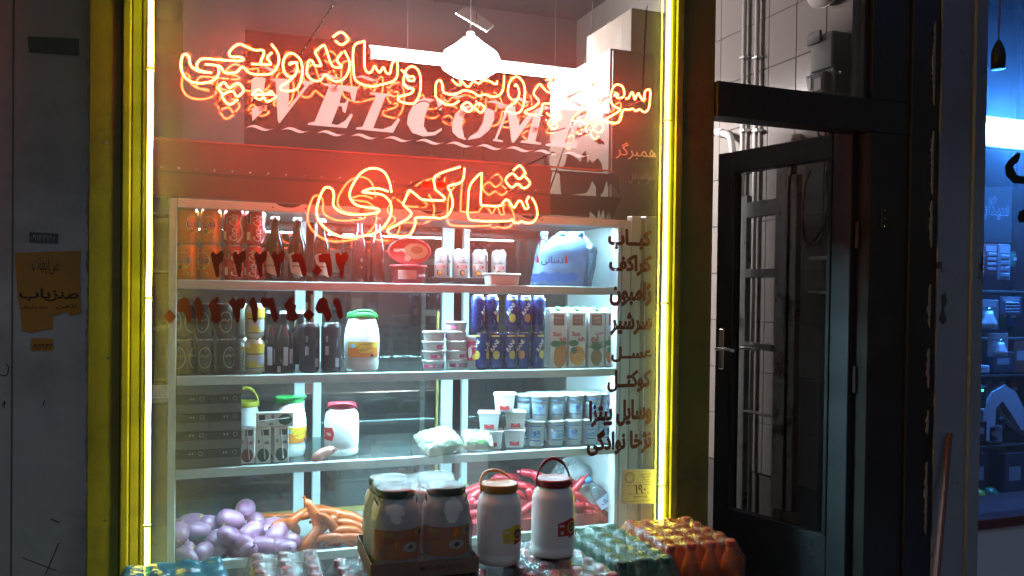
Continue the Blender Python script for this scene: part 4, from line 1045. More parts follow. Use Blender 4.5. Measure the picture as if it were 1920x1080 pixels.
# ---- second shelf
G2 = 'black malt cans stacked on the second shelf'
for row in range(2):
    for k, px in enumerate((345, 383, 422)):
        p_black.place(PS(px, GY, Z2+row*.1155), f'black malt can with ring emblem, {("lower", "upper")[row]} row, {ORD[k]} from the left post', rz=(-.5, .1, .5, -.9, -.2, .1)[row*3+k]+.15, group=G2)
    p_yel.place(PS(477, GY-.005, Z2+row*.1155), ('lower', 'upper')[row]+' silver can with yellow bands, right of the black malt cans', rz=.2*row, group='silver and yellow cans')
    p_yel.place(PS(452, GY+.075, Z2+row*.1155), ('lower', 'upper')[row]+' silver and yellow can standing behind the front ones', rz=1.2+row, group='silver and yellow cans')
for k, (px, y) in enumerate(((506, GY+.05), (532, GY+.03), (562, GY+.09))):
    p_dark.place(PS(px, y, Z2), 'stout dark bottle on the second shelf, %s from the yellow cans' % ORD[k], rz=.2*k, group='stout dark bottles')
p_tall.place(PS(580, GY-.005, Z2), 'tall black can on the second shelf, beside the stout bottles', rz=-.05, group='tall black cans')
p_tall.place(PS(620, GY-.005, Z2), 'tall black can on the second shelf, nearest the green-lidded jar', rz=-.2, group='tall black cans')
p_jarg.place(PS(678, GY+.05, Z2), 'white jar with green lid and orange label on the second shelf', rz=-.1, group='big white jars in the cabinet')
for k in range(4): p_pot.place(PS(812.5+(k % 2), GY+.02, Z2+k*.0345), 'pink banded dessert pot, %s from the bottom of the lower stack' % ORD[k], rz=k*.7, group='dessert pots')
for k in range(5): p_pot.place(PS(855.5-(k % 2), GY+.04, Z2+k*.0345), 'pink banded dessert pot, %s from the bottom of the taller stack' % ORD[k], rz=k*1.1+.3, group='dessert pots')
p_cup.place(PS(888, GY+.03, Z2), 'tall cup with crimson label between pots and blue cans', rz=-.3)
G3 = 'blue juice cans stacked on the second shelf'
for k, px in enumerate((903, 929, 955, 981, 1006)):
    (p_rani_o if k == 3 else p_rani_y).place(PS(px, GY+.005, Z2), 'blue juice can, lower row, %s from the dessert pots' % ORD[k], rz=(-.9, -.1, .2, -.5, .6)[k]-.1, group=G3)
for k, px in enumerate((895, 921, 959, 984, 1009)):
    (p_rani_o if k == 3 else p_rani_y).place(PS(px, GY+.007, Z2+.1345), 'blue juice can, upper row, %s from the dessert pots' % ORD[k], rz=(1.5, 1.3, -.2, .1, 1.4)[k]-1.5*(k < 2)*.2, group=G3)
for k, (px, kd, w) in enumerate(((1041, 'mango', 'mango'), (1076, 'orange', 'orange half and latin brand'), (1111.5, 'pineapple', 'pineapple'), (1143, 'orange_fa', 'orange half nearest the right post'))):
    p_ct[kd].place(PS(px, GY+.02, Z2), f'white juice carton with a {w}', rz=-.05, group='white juice cartons')
# second row of cartons: only green caps show
for k, px in enumerate((1058, 1090, 1121)):
    p_ct['mango'].place(PS(px, GY+.105, Z2), 'juice carton in the rear row, %s green cap from the blue cans' % ORD[k], rz=-.05, group='white juice cartons behind')

# ---- third shelf
def small_box(name, w, d, h, kind):
    t = thing(name, '', 'carton')
    MB().add(box(-w/2, w/2, -d/2, d/2, 0, h, .0015)).build('box', WHT if kind != 'cocoa' else paint((.022, .02, .017), .4), t)
    f = -d/2-.0006
    if kind == 'cocoa':
        MB().add(rect(w*.99, h*.50, 0, h*.27), xf=T(0, f, 0)).build('pale_band', paint((.11, .11, .10)), t)
        MB().add(ring(.007, .007, .0012, w*.32, h*.8), xf=T(0, f, 0)).add(rect(.004, .006, w*.02, h*.8), xf=T(0, f, 0)).add(rect(.004, .006, w*.1, h*.8), xf=T(0, f, 0)).build('emblem_print', paint((.4, .4, .33)), t)
        q = MB().add(([(-w*.2, -d*.42, h+.0006), (w*.2, -d*.42, h+.0006), (w*.24, -d*.1, h+.0006), (-w*.24, -d*.1, h+.0006)], [(0, 1, 2, 3)])); q.build('top_badge', paint((.6, .6, .52)), t)
        q = MB().add(([(-w*.48, -d*.48, h+.0004), (w*.48, -d*.48, h+.0004), (w*.48, d*.4, h+.0004), (-w*.48, d*.4, h+.0004)], [(0, 1, 2, 3)])); q.build('gold_top', GLD, t)
    else:
        fc_ = paint((.20, .03, .02)) if kind == 'red' else paint((.02, .05, .025))
        MB().add(disc(w*.4, h*.19, 0, h*.23), xf=T(0, f, 0)).build('fruit_print', fc_, t)
        MB().add(rect(w*.5, h*.16, w*.12, h*.86), xf=T(0, f, 0)).build('badge', paint((.05, .04, .04)), t)
        MB().add(text_geo('S', h=h*.1, bold=.04), xf=T(-w*.3, f, h*.62)).add(text_geo('ich', h=h*.1, bold=.04), xf=T(w*.2, f, h*.58)).build('brand_printing', RED if kind == 'red' else INK, t)
        MB().add(tube([(-w*.05, f-.003, h*.93), (w*.12, f-.003, h*.12)], .0022, 6)).build('straw', paint((.7, .72, .75), .2), t)
    return Proto(t)
p_cocoa = small_box('drink_box', .112, .075, .0575, 'cocoa')
zb = Z3+.001
for k in range(5):
    for c, px in enumerate((355, 418)):
        p_cocoa.place(PS(px, YC+.050, zb)+Vector((random.uniform(-.002, .002), random.uniform(-.004, .004), k*.058)), f'black drink box, {ORD[k]} from the bottom in the {("left", "right")[c]} stack', rz=random.uniform(-.03, .03), group='black drink boxes in two stacks')
p_jb = {k: small_box('juice_box', .047, .037, .118, k) for k in ('red', 'green')}
p_jb['red'].place(PS(461, YC+.06, Z3), 'small juice box with a red fruit, next to the black boxes', rz=.15, group='small juice boxes')
p_jb['green'].place(PS(493, YC+.055, Z3), 'small standing juice box, middle of the three with straws', rz=-.05, group='small juice boxes')
p_jb['green'].place(PS(526, YC+.055, Z3), 'small standing juice box, right one of the three with straws', rz=.03, group='small juice boxes')
p_jb['green'].place(PS(516, YC+.056, Z3+.1425)+Vector((.058, 0, 0)), 'small juice box lying on top of the two green ones', rot=(0, -PI/2, 0), group='small juice boxes')
p_jary.place(PS(458, YC+.19, Z3), 'white jar with yellow lid behind the small juice boxes', rz=.2, group='big white jars in the cabinet')
p_jarg.place(PS(540, YC+.17, Z3), 'white jar with green lid on the third shelf behind juice boxes', rz=.5, group='big white jars in the cabinet')
p_jarr.place(PS(640, YC+.14, Z3), 'white jar with dull red lid on the third shelf', rz=-.15, group='big white jars in the cabinet')

def sausage(name, L_, r, m, bend=.3, ends=True, cat='sausage', clip=CANAL):
    t = thing(name, '', cat)
    n = 18; pts = []; rr = []
    for k in range(n+1):
        u = k/n*2-1
        pts.append((u*L_/2, 0, -bend*L_*.5*u*u+bend*L_*.15)); rr.append(r*max(.16, (1-abs(u)**5)**.5)*(1+.03*math.sin(k*1.7)))
    MB().add(tube(pts, rr, 14), 0, True).build('casing', m, t)
    if ends:
        for s in (-1, 1):
            e = Vector(pts[0 if s < 0 else -1])
            MB().add(tube([e, e+Vector((s*.010, 0, -.004))], [r*.22, r*.35], 8)).build('tied_end', m, t)
    return Proto(t)
M_LIL = mat('lilac_casing', (.38, .16, .28), .3, 0, .12, 18, coat=.35, sss=.2, bump=.05)
M_SORG = mat('orange_casing', (.50, .09, .012), .3, 0, .25, 22, coat=.35, sss=.2, bump=.06)
M_SRED = mat('red_casing', (.48, .018, .03), .28, 0, .2, 20, coat=.4, sss=.1)
M_SBR = mat('brown_casing', (.42, .17, .14), .35, 0, .25, 20, coat=.3, sss=.2)
p_br = sausage('smoked_sausage', .095, .018, M_SBR, .25)
p_br.place(PS(606, YC+.04, Z3)+Vector((0, 0, .02)), 'short pinkish sausage lying before the red-lidded jar', rot=(.2, -.35, .5))

def pillow(name, label, w, d, h, loc, rz, printer):
    t = thing(name, label, 'milk bag', loc, rz)
    def fn(u, v, s):
        x, y = (u-.5)*2, (v-.5)*2
        e = max(0, (1-x**4)*(1-y**4))**.55
        k = 1+.18*nz((x*2.2, y*2.2, s*2+w*7))
        return (x*w/2*(1-.06*y*y), y*d/2*(1-.06*x*x), s*h/2*e*k+h*.42+.006*nz((x*5, y*5, 1)))
    mw = mat('milk_film', (.36, .40, .32), .25, 0, .05, 8, bump=.35, bscale=26, coat=.3)
    mb = MB().add(grid(lambda u, v: fn(u, v, 1), 44, 36), 0, True)
    g = grid(lambda u, v: fn(u, v, -1), 44, 36); mb.add((g[0], [tuple(reversed(f)) for f in g[1]]), 0, True)
    mb.build('bag', mw, t)
    def surf(geo, lift):
        return [(lambda q: (q[0], q[1], q[2]+lift))(fn(x/w+.5, z/d+.5, 1)) for x, y, z in geo[0]], geo[1]
    for g, m, l in printer(w, d): MB().add(surf(cut_x(g, .012), l), 0, True).build('printing', m, t)
    return t
def pr1(w, d):
    st = ([(-w*.46, 0, -d*.2), (-w*.30, 0, -d*.42), (w*.02, 0, d*.44), (-w*.2, 0, d*.44)], [(0, 1, 2, 3)])
    return [(disc(w*.20, d*.26, -w*.22, d*.06), paint((.10, .28, .12)), .0012), (disc(w*.16, d*.2, -w*.22, d*.06), paint((.5, .55, .5)), .0017), (text_geo(fa('شیر'), w=w*.2, bold=.04), RED, .0024) if 0 else (shift(text_geo(fa('شیر'), w=w*.2, bold=.04), -w*.22, 0, d*.06), RED, .0024),
            (shift(rect(w*.30, d*.16), w*.3, 0, -d*.36), paint((.05, .22, .03)), .0012), (shift(text_geo(fa('پاستوریزه'), w=w*.3, bold=.02), w*.15, 0, d*.2), GRN, .0012)]
def pr2(w, d): return [(shift(text_geo(fa('شیر پرچرب'), w=w*.5, bold=.02), 0, 0, d*.25), GRN, .0012), (shift(rect(w*.7, d*.14), 0, 0, -d*.36), paint((.05, .22, .03)), .0012)]
pillow('milk_bag', 'white and green milk bag at the shelf edge, larger left one', .16, .12, .06, PS(820, YC+.055, Z3)+Vector((0, 0, .022)), .35, pr1).rotation_euler = (.55, -.12, .30)
pillow('milk_bag', 'white and green milk bag beside the cheese tubs, smaller right one', .115, .10, .05, PS(893, YC+.065, Z3)+Vector((0, 0, .02)), -.1, pr2).rotation_euler = (.5, .08, -.1)

def cheese():
    t = thing('cheese_tub', '', 'tub')
    w, d, h = .078, .078, .062
    g = box(-.5, .5, -.5, .5, 0, h, .004)
    MB().add(([(x*(w-.012+z*.18), y*(d-.012+z*.18), z) for x, y, z in box(-.5, .5, -.5, .5, 0, h, .08)[0]] if 0 else [(x*(w-.014+z*.2), y*(d-.014+z*.2), z) for x, y, z in g[0]], g[1])).build('tub', M_WHITE, t)
    MB().add(box(-w*.53, w*.53, -d*.53, d*.53, h+.0002, h+.004, .0015)).build('rim', M_WHITE, t)
    MB().add(box(-w*.51, w*.51, -d*.51, d*.51, h+.0042, h+.0052, .0004)).build('foil_lid', mat('cheese_foil', (.55, .35, .33), .4, 0, .5, 60), t)
    for rz in (0, -PI/2):
        q = RZ(rz)@T(0, -(d-.014+.03*.2)/2-.0016, 0)@RX(-.1)
        m = MB().add(prism([(-.018, .008), (.018, .008), (.018, .028), (.012, .026), (.008, .034), (.003, .026), (-.003, .036), (-.008, .026), (-.012, .034), (-.018, .026)], .0003), xf=q)
        m.build('castle_print', RED, t)
        MB().add(ring(.0075, .0075, .002, 0, .026), xf=q@T(0, -.0006, 0)).build('seal_print', WHT, t)
        MB().add(text_geo('Pegah', w=.026, bold=.0, shear=.3), xf=q@T(0, 0, .047)).build('brand_printing', RED, t)
    return Proto(t)
p_ch = cheese(); GCH = 'stacked cheese tubs'
for px, z, y, lb in ((922, 0, .105, 'bottom row, next to the milk bags'), (965, 0, .105, 'bottom row, next to the yogurt cups'), (917, 1, .105, 'middle row, over the milk bags'), (966, 1, .105, 'middle row, next to the yogurt cups'), (946, 2, .10, 'alone on top of the stack')):
    p_ch.place(PS(px, YC+y, Z3+z*.0675), 'small white cheese tub with red castle print, '+lb, rz=-.35+random.uniform(-.05, .05), group=GCH)
def yog(flip):
    t = thing('yogurt_cup', '', 'cup')
    r, h = .036, .094
    pr = [(r*.74, 0), (r*.78, .003), (r*.95, h-.006), (r*1.04, h-.005), (r*1.05, h-.001)]
    M_YC = mat('yogurt_plastic', (.70, .76, .80), .35, 0, .05, 8, sss=.2)
    MB().add(lathe(pr, 28), 0, True).build('cup', M_YC, t)
    MB().add(lathe([(r*1.06, h-.0008), (r*1.06, h+.001), (r*.9, h+.0012), (.001, h+.0012)], 28, False), 0, True).build('foil_lid', mat('foil_lid', (.72, .76, .8), .3, .5, .3, 60, bump=.15, bscale=50), t)
    def cone(g): return [(x*(.80+.2*(z/h)), y*(.80+.2*(z/h)), z) for x, y, z in g[0]], g[1]
    BL = paint((.10, .25, .55)); BL2 = paint((.30, .48, .72))
    for g, m, z, a, o in ((rect(.055, .004), BL, .076, -.3, .0), (rect(.05, .03), BL2, .045, -.3, .0), (text_geo('TNamak' if flip else fa('دوغ'), w=.04, bold=.03, rot=.15), WHT if flip else NAVY, .05, -.3, .0005), (rect(.05, .004), BL, .022, -.3, 0), (rect(.016, .04), paint((.55, .65, .75)), .045, -1.2, 0)):
        gg = wrap(g, r*.965, z, a, .0006+o); MB().add(cone(gg), 0, True).build('printing', m, t)
    return Proto(t)
p_y1, p_y2 = yog(False), yog(True); GYO = 'yogurt cups in two layers'
k = 0
for px, y in ((1005, .10), (1041, .095), (1075, .09), (1105, .09), (1132, .10)):
    (p_y1, p_y2)[k % 2].place(PS(px, YC+y, Z3), 'blue and white yogurt cup, lower layer, %s from the cheese tubs' % ORD[k], rz=random.uniform(-.3, .4), group=GYO); k += 1
k = 0
for px, y in ((984, .15), (1012, .10), (1043, .10), (1078, .095), (1110, .095), (1139, .11)):
    (p_y2, p_y1)[k % 2].place(PS(px, YC+y, Z3+.0955 if y < .14 else Z3+.0955), 'blue and white yogurt cup, upper layer, %s from the cheese tubs' % ORD[k], rz=random.uniform(-.3, .4), group=GYO); k += 1
k = 0
for px, y in ((1004, .19), (1034, .18), (1064, .175), (1092, .17), (1118, .18)):
    p_y1.place(PS(px, YC+y, Z3+.0955), 'yogurt cup in the rear of the upper layer, %s lid from the left' % ORD[k], rz=random.uniform(-.3, .4), group=GYO); k += 1
p_y1.place(PS(984, YC+.155, Z3), 'yogurt cup of the lower layer standing behind the cheese tubs', group=GYO)
k = 0
for px, y in ((1004, .19), (1034, .18), (1064, .175), (1092, .17), (1118, .18)):
    p_y1.place(PS(px, YC+y, Z3), 'yogurt cup in the rear of the lower layer, %s from the left' % ORD[k], group=GYO); k += 1

# ---- heaps on the deck
def heap(proto, spots, labelf, group):
    """spots (px, py, y, rot, scale): centre of each piece; labelled in order from the left"""
    order = sorted(range(len(spots)), key=lambda i: spots[i][0])
    for rank, i in enumerate(order):
        px, py, y, rot, s = spots[i]
        p = P(px, py, y)
        p.z = max(p.z, Z4+.022)
        proto.place(p, labelf(rank), rot=rot, group=group, scale=s)
def ball():
    t = thing('mortadella_ball', '', 'sausage')
    a, b = .048, .033; n = 16; pts = []; rr = []
    for k in range(n+1):
        u = k/n*2-1; pts.append((u*a, 0, 0)); rr.append(b*max(.12, (1-abs(u)**2.6)**.5))
    MB().add(tube(pts, rr, 18), 0, True).build('casing', M_LIL, t)
    MB().add(tube([(a*.97, 0, 0), (a*1.12, .002, .002), (a*1.22, 0, .006)], [.005, .003, .007], 8), 0, True).build('tied_end', M_LIL, t)
    m = MB().add(([(x*.85, -math.sqrt(max(0, 1-(x/.036)**2-(z/.031)**2*.6))*b-.0012, z) for x, y, z in cut_x(text_geo('EY-02', w=.028, bold=.0), .005)[0]], cut_x(text_geo('EY-02', w=.028, bold=.0), .005)[1])); m.build('printing', paint((.28, .18, .24)), t)
    m = MB().add(([(.030+x*.3, -.0245-z*.2, z) for x, y, z in disc(.013, .012, 0, 0, 12)[0]], [tuple(range(12))])); m.build('yellow_mark', YEL, t)
    MB().add(([(-.026+x*.5, .024+z*.15, z*.7+.018) for x, y, z in disc(.012, .012, 0, 0, 12)[0]], [tuple(range(12))])).build('yellow_mark', YEL, t)
    return Proto(t)
p_ball = ball()
R_ = lambda: (random.uniform(-3, 3), random.uniform(-.5, .5), random.uniform(-3, 3))
def rb(a, b=0, c=0): return (c, b, a)
spots = []
for px, py, y in ((335, 1000, .42), (345, 1030, .40), (368, 995, .47), (381, 1036, .38), (405, 1012, .42), (430, 1005, .40), (432, 975, .50), (396, 985, .52), (455, 1022, .38), (463, 1038, .37), (470, 1000, .45), (495, 1025, .40), (548, 1015, .40), (518, 1003, .43), (535, 1046, .36), (480, 978, .56), (460, 955, .62), (360, 980, .58), (410, 1040, .41), (505, 990, .50), (445, 1045, .40), (350, 1052, .36), (520, 1040, .40), (380, 1012, .5)):
    spots.append((px, py, y, (random.uniform(-1, 1), random.uniform(-.5, .5), random.uniform(-1.6, 1.6)), (random.uniform(.85, 1.15), random.uniform(.82, 1.12), random.uniform(.82, 1.1))))
heap(p_ball, spots, lambda r: 'lilac wrapped meat ball with tied end, %s from the left in the heap' % ordn(r), 'lilac meat balls heaped on the deck')
p_os = sausage('orange_sausage', .20, .0185, M_SORG, .35, True)
spots = [(500, 968, .60, (0, 0, .0), (1.4, 1, .3)), (540, 985, .5, (.3, .4, .9), (.9,)*3), (590, 985, .42, (.5, 1.45, .1), (.95,)*3), (570, 968, .52, (0, -.3, .3), (1,)*3), (615, 965, .50, (0, .15, -.1), (1,)*3), (600, 1003, .42, (.2, -.9, .4), (.9,)*3), (640, 970, .5, (0, .1, -.3), (1.,)*3), (622, 995, .42, (.2, 1.1, .6), (.9,)*3), (650, 985, .46, (.2, .2, -.2), (.9,)*3), (634, 1012, .40, (0, .3, .1), (.8,)*3), (580, 1010, .44, (1, -.5, .2), (.7,)*3), (662, 1000, .44, (.3, .4, .4), (.9,)*3), (655, 1018, .40, (.1, .05, -.1), (.8,)*3), (575, 1028, .39, (1.2, -.9, .3), (.8,)*3)]
heap(p_os, spots, lambda r: 'curved orange sausage, %s from the left in the heap' % ordn(r), 'orange sausages heaped on the deck')
p_rs = sausage('red_sausage', .13, .0165, M_SRED, .04, True)
spots = []
random.seed(21)
hand = [(930, 908, .50, (0, .02, .02)), (1000, 890, .55, (0, .3, .1)), (985, 912, .50, (0, .25, .0)), (1012, 905, .48, (0, .9, .2)), (905, 925, .48, (0, -.45, .2)), (880, 938, .46, (0, -.6, .4)), (915, 945, .44, (0, .1, .1)), (900, 960, .43, (0, -.15, .1)), (1000, 940, .46, (0, 1.1, .2)), (985, 955, .44, (0, -.5, .3)), (970, 925, .47, (0, .5, .2)), (1080, 915, .48, (0, -.8, .1)), (1060, 930, .46, (0, .2, .2)), (1095, 940, .44, (0, .75, .1)), (1075, 950, .42, (0, .03, 0)), (1115, 960, .42, (0, .7, .2)), (900, 980, .42, (0, .05, .2)), (940, 935, .46, (0, -.2, .3)), (870, 960, .44, (0, -.9, .2)), (880, 985, .41, (0, .4, .1)), (920, 1000, .40, (0, .0, .1)), (875, 1005, .40, (0, -.2, .1)), (1040, 905, .52, (0, -.2, .3)), (1060, 900, .55, (0, .4, .2)), (960, 950, .43, (0, .9, .1)), (1030, 925, .48, (0, -.7, .2)), (950, 970, .42, (0, .2, .3)), (1000, 975, .42, (0, -.3, .2)), (1030, 960, .43, (0, .4, .1)), (1060, 975, .41, (0, .1, .1)), (1095, 970, .43, (0, .9, .2)), (1130, 975, .44, (0, .6, .1)), (890, 915, .55, (0, -.2, .3)), (950, 895, .58, (0, .1, .2)), (930, 985, .41, (0, -.2, .0)), (985, 995, .40, (0, .15, .0)), (1120, 985, .41, (0, .5, .1)), (910, 1018, .385, (0, .02, .0)), (960, 1012, .385, (0, -.05, .0))]
for a in hand: spots.append((a[0], a[1], a[2], a[3], (random.uniform(.85, 1.05),)*3))
heap(p_rs, spots, lambda r: 'glossy red sausage, %s from the left in the heap' % ordn(r), 'red sausages heaped on the deck')
# red crate they lie in
t = thing('red_crate', 'low red plastic crate under the heap of red sausages', 'crate')
a, b = Xat(858, YC+.04, Z4), Xat(1120, YC+.04, Z4)
m_ = mat('crate_plastic', (.42, .04, .045), .4)
MB().add(box(a, b, YC+.035, YC+.040, Z4+.002, Z4+.05, .001)).build('front_wall', m_, t)
MB().add(box(a, b, YC+.33, YC+.335, Z4+.002, Z4+.05, .001)).build('back_wall', m_, t)
MB().add(box(a, a+.005, YC+.0405, YC+.3295, Z4+.002, Z4+.05, .001)).build('side_wall', m_, t)
MB().add(box(b-.005, b, YC+.0405, YC+.3295, Z4+.002, Z4+.05, .001)).build('side_wall', m_, t)
MB().add(box(a+.006, b-.006, YC+.0405, YC+.3295, Z4+.0005, Z4+.004)).build('base', m_, t)
# crumpled clear bag, blue and yellow bag, lying water bottle
def bag(name, label, px, py, y, rx, ry, rz_, m, seed, cat='bag'):
    t = thing(name, label, cat, P(px, py, y))
    g = ellipsoid(rx, ry, rz_, 28, 18)
    v = []
    for x, y_, z in g[0]:
        k = 1+.28*nz((x, y_, z), 14, seed)+.12*nz((x, y_, z), 40, seed+3)
        tw = max(0, z/rz_)**3
        v.append((x*k*(1-.6*tw), y_*k*(1-.6*tw), max(-rz_*.8, z*k*(1+.35*tw))))
    MB().add((v, g[1]), 0, True).build('film', m, t)
    return t
b_ = bag('plastic_bag', 'crumpled clear plastic bag behind the red sausages', 1072, 890, .62, .085, .06, .07, M_BAG, 3.0)
b_ = bag('printed_bag', 'blue and yellow printed bag left of the red sausages', 862, 925, .66, .06, .045, .045, mat('printed_bag_film', (.15, .42, .55), .3, 0, .1, 6, dirt=(.7, .6, .1), dscale=14, dlo=.5, dhi=.53, coat=.4), 9.0)
t = thing('water_bottle', 'clear water bottle with blue cap leaning at the right end', 'bottle')
MB().add(lathe([(r*.95, z*1.12) for r, z in PETB], 24), 0, True).build('bottle_body', M_PET, t)
MB().add(lathe([(.0145, .208), (.0145, .224), (.013, .226)], 16), 0, True).build('cap', WCAP, t)
print_on(t, [(rect(.09, .04), paint((.45, .62, .78)), .115, 0), (text_geo(fa('نساک'), w=.05, bold=.03), NAVY, .115, 0)], .0318)
pa, pb_ = P(1166, 985, .40), P(1106, 905, .47)
d_ = (pb_-pa).normalized()
t.location = pa; t.rotation_euler = Vector((0, 0, 1)).rotation_difference(d_).to_euler()
# ================================================================== goods stacked on a bench outside the window
ZT = .78                       # level of the bottle tops
BT = ZT-.245                   # bench top
bench = thing('display_bench', 'low dark timber bench in front of the window carrying the packs', 'bench')
for k in range(5): MB().add(box(-.32, 1.66, -.66+k*.118, -.66+k*.118+.108, BT-.025, BT-.002, .003)).build('plank', M_DARK, bench)
for x_ in (-.28, .66, 1.6):
    for y_ in (-.62, -.11): MB().add(box(x_-.03, x_+.03, y_-.03, y_+.03, 0, BT-.026, .003)).build('leg', M_DARK, bench)
def soda(name, liquid, capm, lab):
    t = MB().add(lathe([(.026, 0), (.0325, .006), (.0325, .03), (.031, .05), (.0325, .07), (.0325, .13), (.031, .16), (.022, .195), (.0135, .215), (.0125, .228)], 16), 0, True).mesh('bottle', liquid)
    c = MB().add(lathe([(.0145, .226), (.015, .228), (.015, .241), (.0135, .244), (.001, .2445)], 16, False), 0, False).mesh('bottle_cap', capm)
    l = MB().add(lathe([(.0329, .075), (.0329, .125)], 16, False), 0, True).mesh('bottle_label', lab)
    return t, c, l
def pack(name, label, cx, cy_, nx, ny, rz, meshes, filmm, zo=0.0, top=None, film_drop=.012):
    p = thing(name, label, 'bottle pack', (cx, cy_, BT+zo), rz, 'packs of bottles on the bench')
    s = .067; ctr = []
    for i in range(nx):
        for j in range(ny):
            x_, y_ = (i-(nx-1)/2)*s, (j-(ny-1)/2)*s
            ctr.append((x_, y_))
            b_ = bpy.data.objects.new('bottle', meshes[0]); C.objects.link(b_); b_.parent = p; b_.location = (x_, y_, random.uniform(0, .002)); b_.rotation_euler = (0, 0, random.uniform(0, 6))
            for m in meshes[1:]:
                c = bpy.data.objects.new(m.name.split('.')[0], m); C.objects.link(c); c.parent = b_
    hx, hy = nx*s/2+.001, ny*s/2+.001
    def topf(u, v):
        x_, y_ = (u*2-1)*hx, (v*2-1)*hy
        d = min(math.hypot(x_-a, y_-b) for a, b in ctr)
        z_ = .2475-min(film_drop, max(0, d-.013)/.034*film_drop)+.004*nz((x_, y_, 1), 22, cx*9)
        ex = max(abs(x_)/hx, abs(y_)/hy)
        if ex > .86: z_ -= (ex-.86)*.28
        return (x_*(1+.01*nz((x_, y_, 2), 18)), y_*(1+.01*nz((x_, y_, 5), 18)), z_)
    mb = MB().add(grid(topf, nx*12, ny*12), 0, True)
    def side(u, v):
        q = u*4; k = int(q) % 4; f = q-int(q)
        c = [(-hx, -hy), (hx, -hy), (hx, hy), (-hx, hy)]
        a, b = c[k], c[(k+1) % 4]
        x_, y_ = a[0]+(b[0]-a[0])*f, a[1]+(b[1]-a[1])*f
        o = 1+.03*nz((x_*3, y_*3, v*.7), 9, cy_*7)-.02*abs(math.sin(((x_ if k % 2 == 0 else y_)/s)*PI))
        zt_ = .2462-film_drop-.14*.28
        return (x_*o, y_*o, v*(zt_+.0))
    mb.add(grid(side, 120, 14), 0, True)
    mb.build('film', filmm, p)
    return p
def liquid(name, col): return mat(name, col, .12, 0, .2, 9, coat=.5)
s_or = soda('o', liquid('orange_soda', (.60, .11, .015)), mat('orange_cap', (.50, .06, .03), .4), paint((.6, .2, .04)))
s_gr = soda('g', liquid('green_soda', (.03, .16, .09)), mat('green_cap', (.02, .08, .05), .4), paint((.06, .2, .12)))
s_rd = soda('r', liquid('cola', (.03, .008, .008)), mat('red_cap', (.35, .02, .03), .4), paint((.35, .02, .03)))
s_bl = soda('b', liquid('clear_soda', (.25, .35, .4)), mat('pale_cap', (.5, .5, .52), .4), paint((.1, .2, .45)))
pack('bottle_pack', 'shrink-wrapped pack of orange soda bottles by the doorway', 1.425, -.262, 4, 5, -.05, s_or, M_WRAPO)
pack('bottle_pack', 'shrink-wrapped pack of dark green soda bottles', 1.18, -.315, 3, 6, -.02, s_gr, M_WRAPG)
pack('bottle_pack', 'shrink-wrapped pack of red-capped cola bottles under the two jars', .93, -.40, 4, 6, .04, s_rd, M_WRAP)
pack('bottle_pack', 'shrink-wrapped pack of bottles under the four jars', .55, -.40, 6, 6, .0, s_rd, M_WRAP)
M_BLF = sheet_glass('blue_pack_film', (.10, .25, .38), .08, .1, .5, (.08, .28, .40), 6, bump=.7, bscale=18)
pack('bottle_pack', 'bottle pack in blue film under the lilac meat balls', -.03, -.325, 4, 5, .05, s_bl, M_BLF, .022)
pack('bottle_pack', 'small clear-wrapped pack of red-capped bottles beside the blue pack', .235, -.325, 3, 5, -.03, s_rd, M_WRAP, .022)
sbd = MB().add(box(-.2, .345, -.51, -.14, BT-.001, BT+.0205, .002)).build('support_board', M_DARK); tag(sbd, 'dark board under the blue pack on the bench', 'board')
# two big tubs standing on the cola pack
def tubj(lid, items, tilt): return big_jar('plastic_jar', .0605, .225, lid, items, False, 'up', tilt)
def sign_lab(c1_, s): return [(([(-.034, 0, -.022), (.034, 0, -.022), (.034, 0, .016), (.012, 0, .026), (-.034, 0, .014)], [(0, 1, 2, 3, 4)]), c1_, .085, .38), (([(-.002, 0, -.028), (.034, 0, -.022), (.034, 0, -.002), (.004, 0, -.006)], [(0, 1, 2, 3)]), RED if c1_ is not RED else paint((.3, .01, .02)), .085, .38), (ring(.017, .017, .003, .012, 0), YEL, .085, .38), (disc(.0135, .0135, .012, 0), paint((.08, .06, .05)), .085, .38), (text_geo(s, w=.019, bold=.03), paint((.6, .5, .3)), .085, .57), (text_geo('900', w=.015, bold=.03), WHT, .092, 0.0), (rect(.010, .010, -.022, -.012), paint((.4, .45, .3)), .085, .38)]
pj = tubj(LOCH, sign_lab(YEL, fa('بیژن')), -.95)
z_j = ZT+.0035
pj.place((P(935, 1060, -.385).x, -.385, z_j), 'white tub with ochre screw lid on the cola pack', rz=.0, group='white tubs outside the window')
pj2 = tubj(LMAR, sign_lab(RED, fa('بیژن')), -.12)
pj2.place((P(1036, 1045, -.37).x, -.37, z_j), 'white tub with maroon lid and raised handle on the cola pack', rz=.0, group='white tubs outside the window')
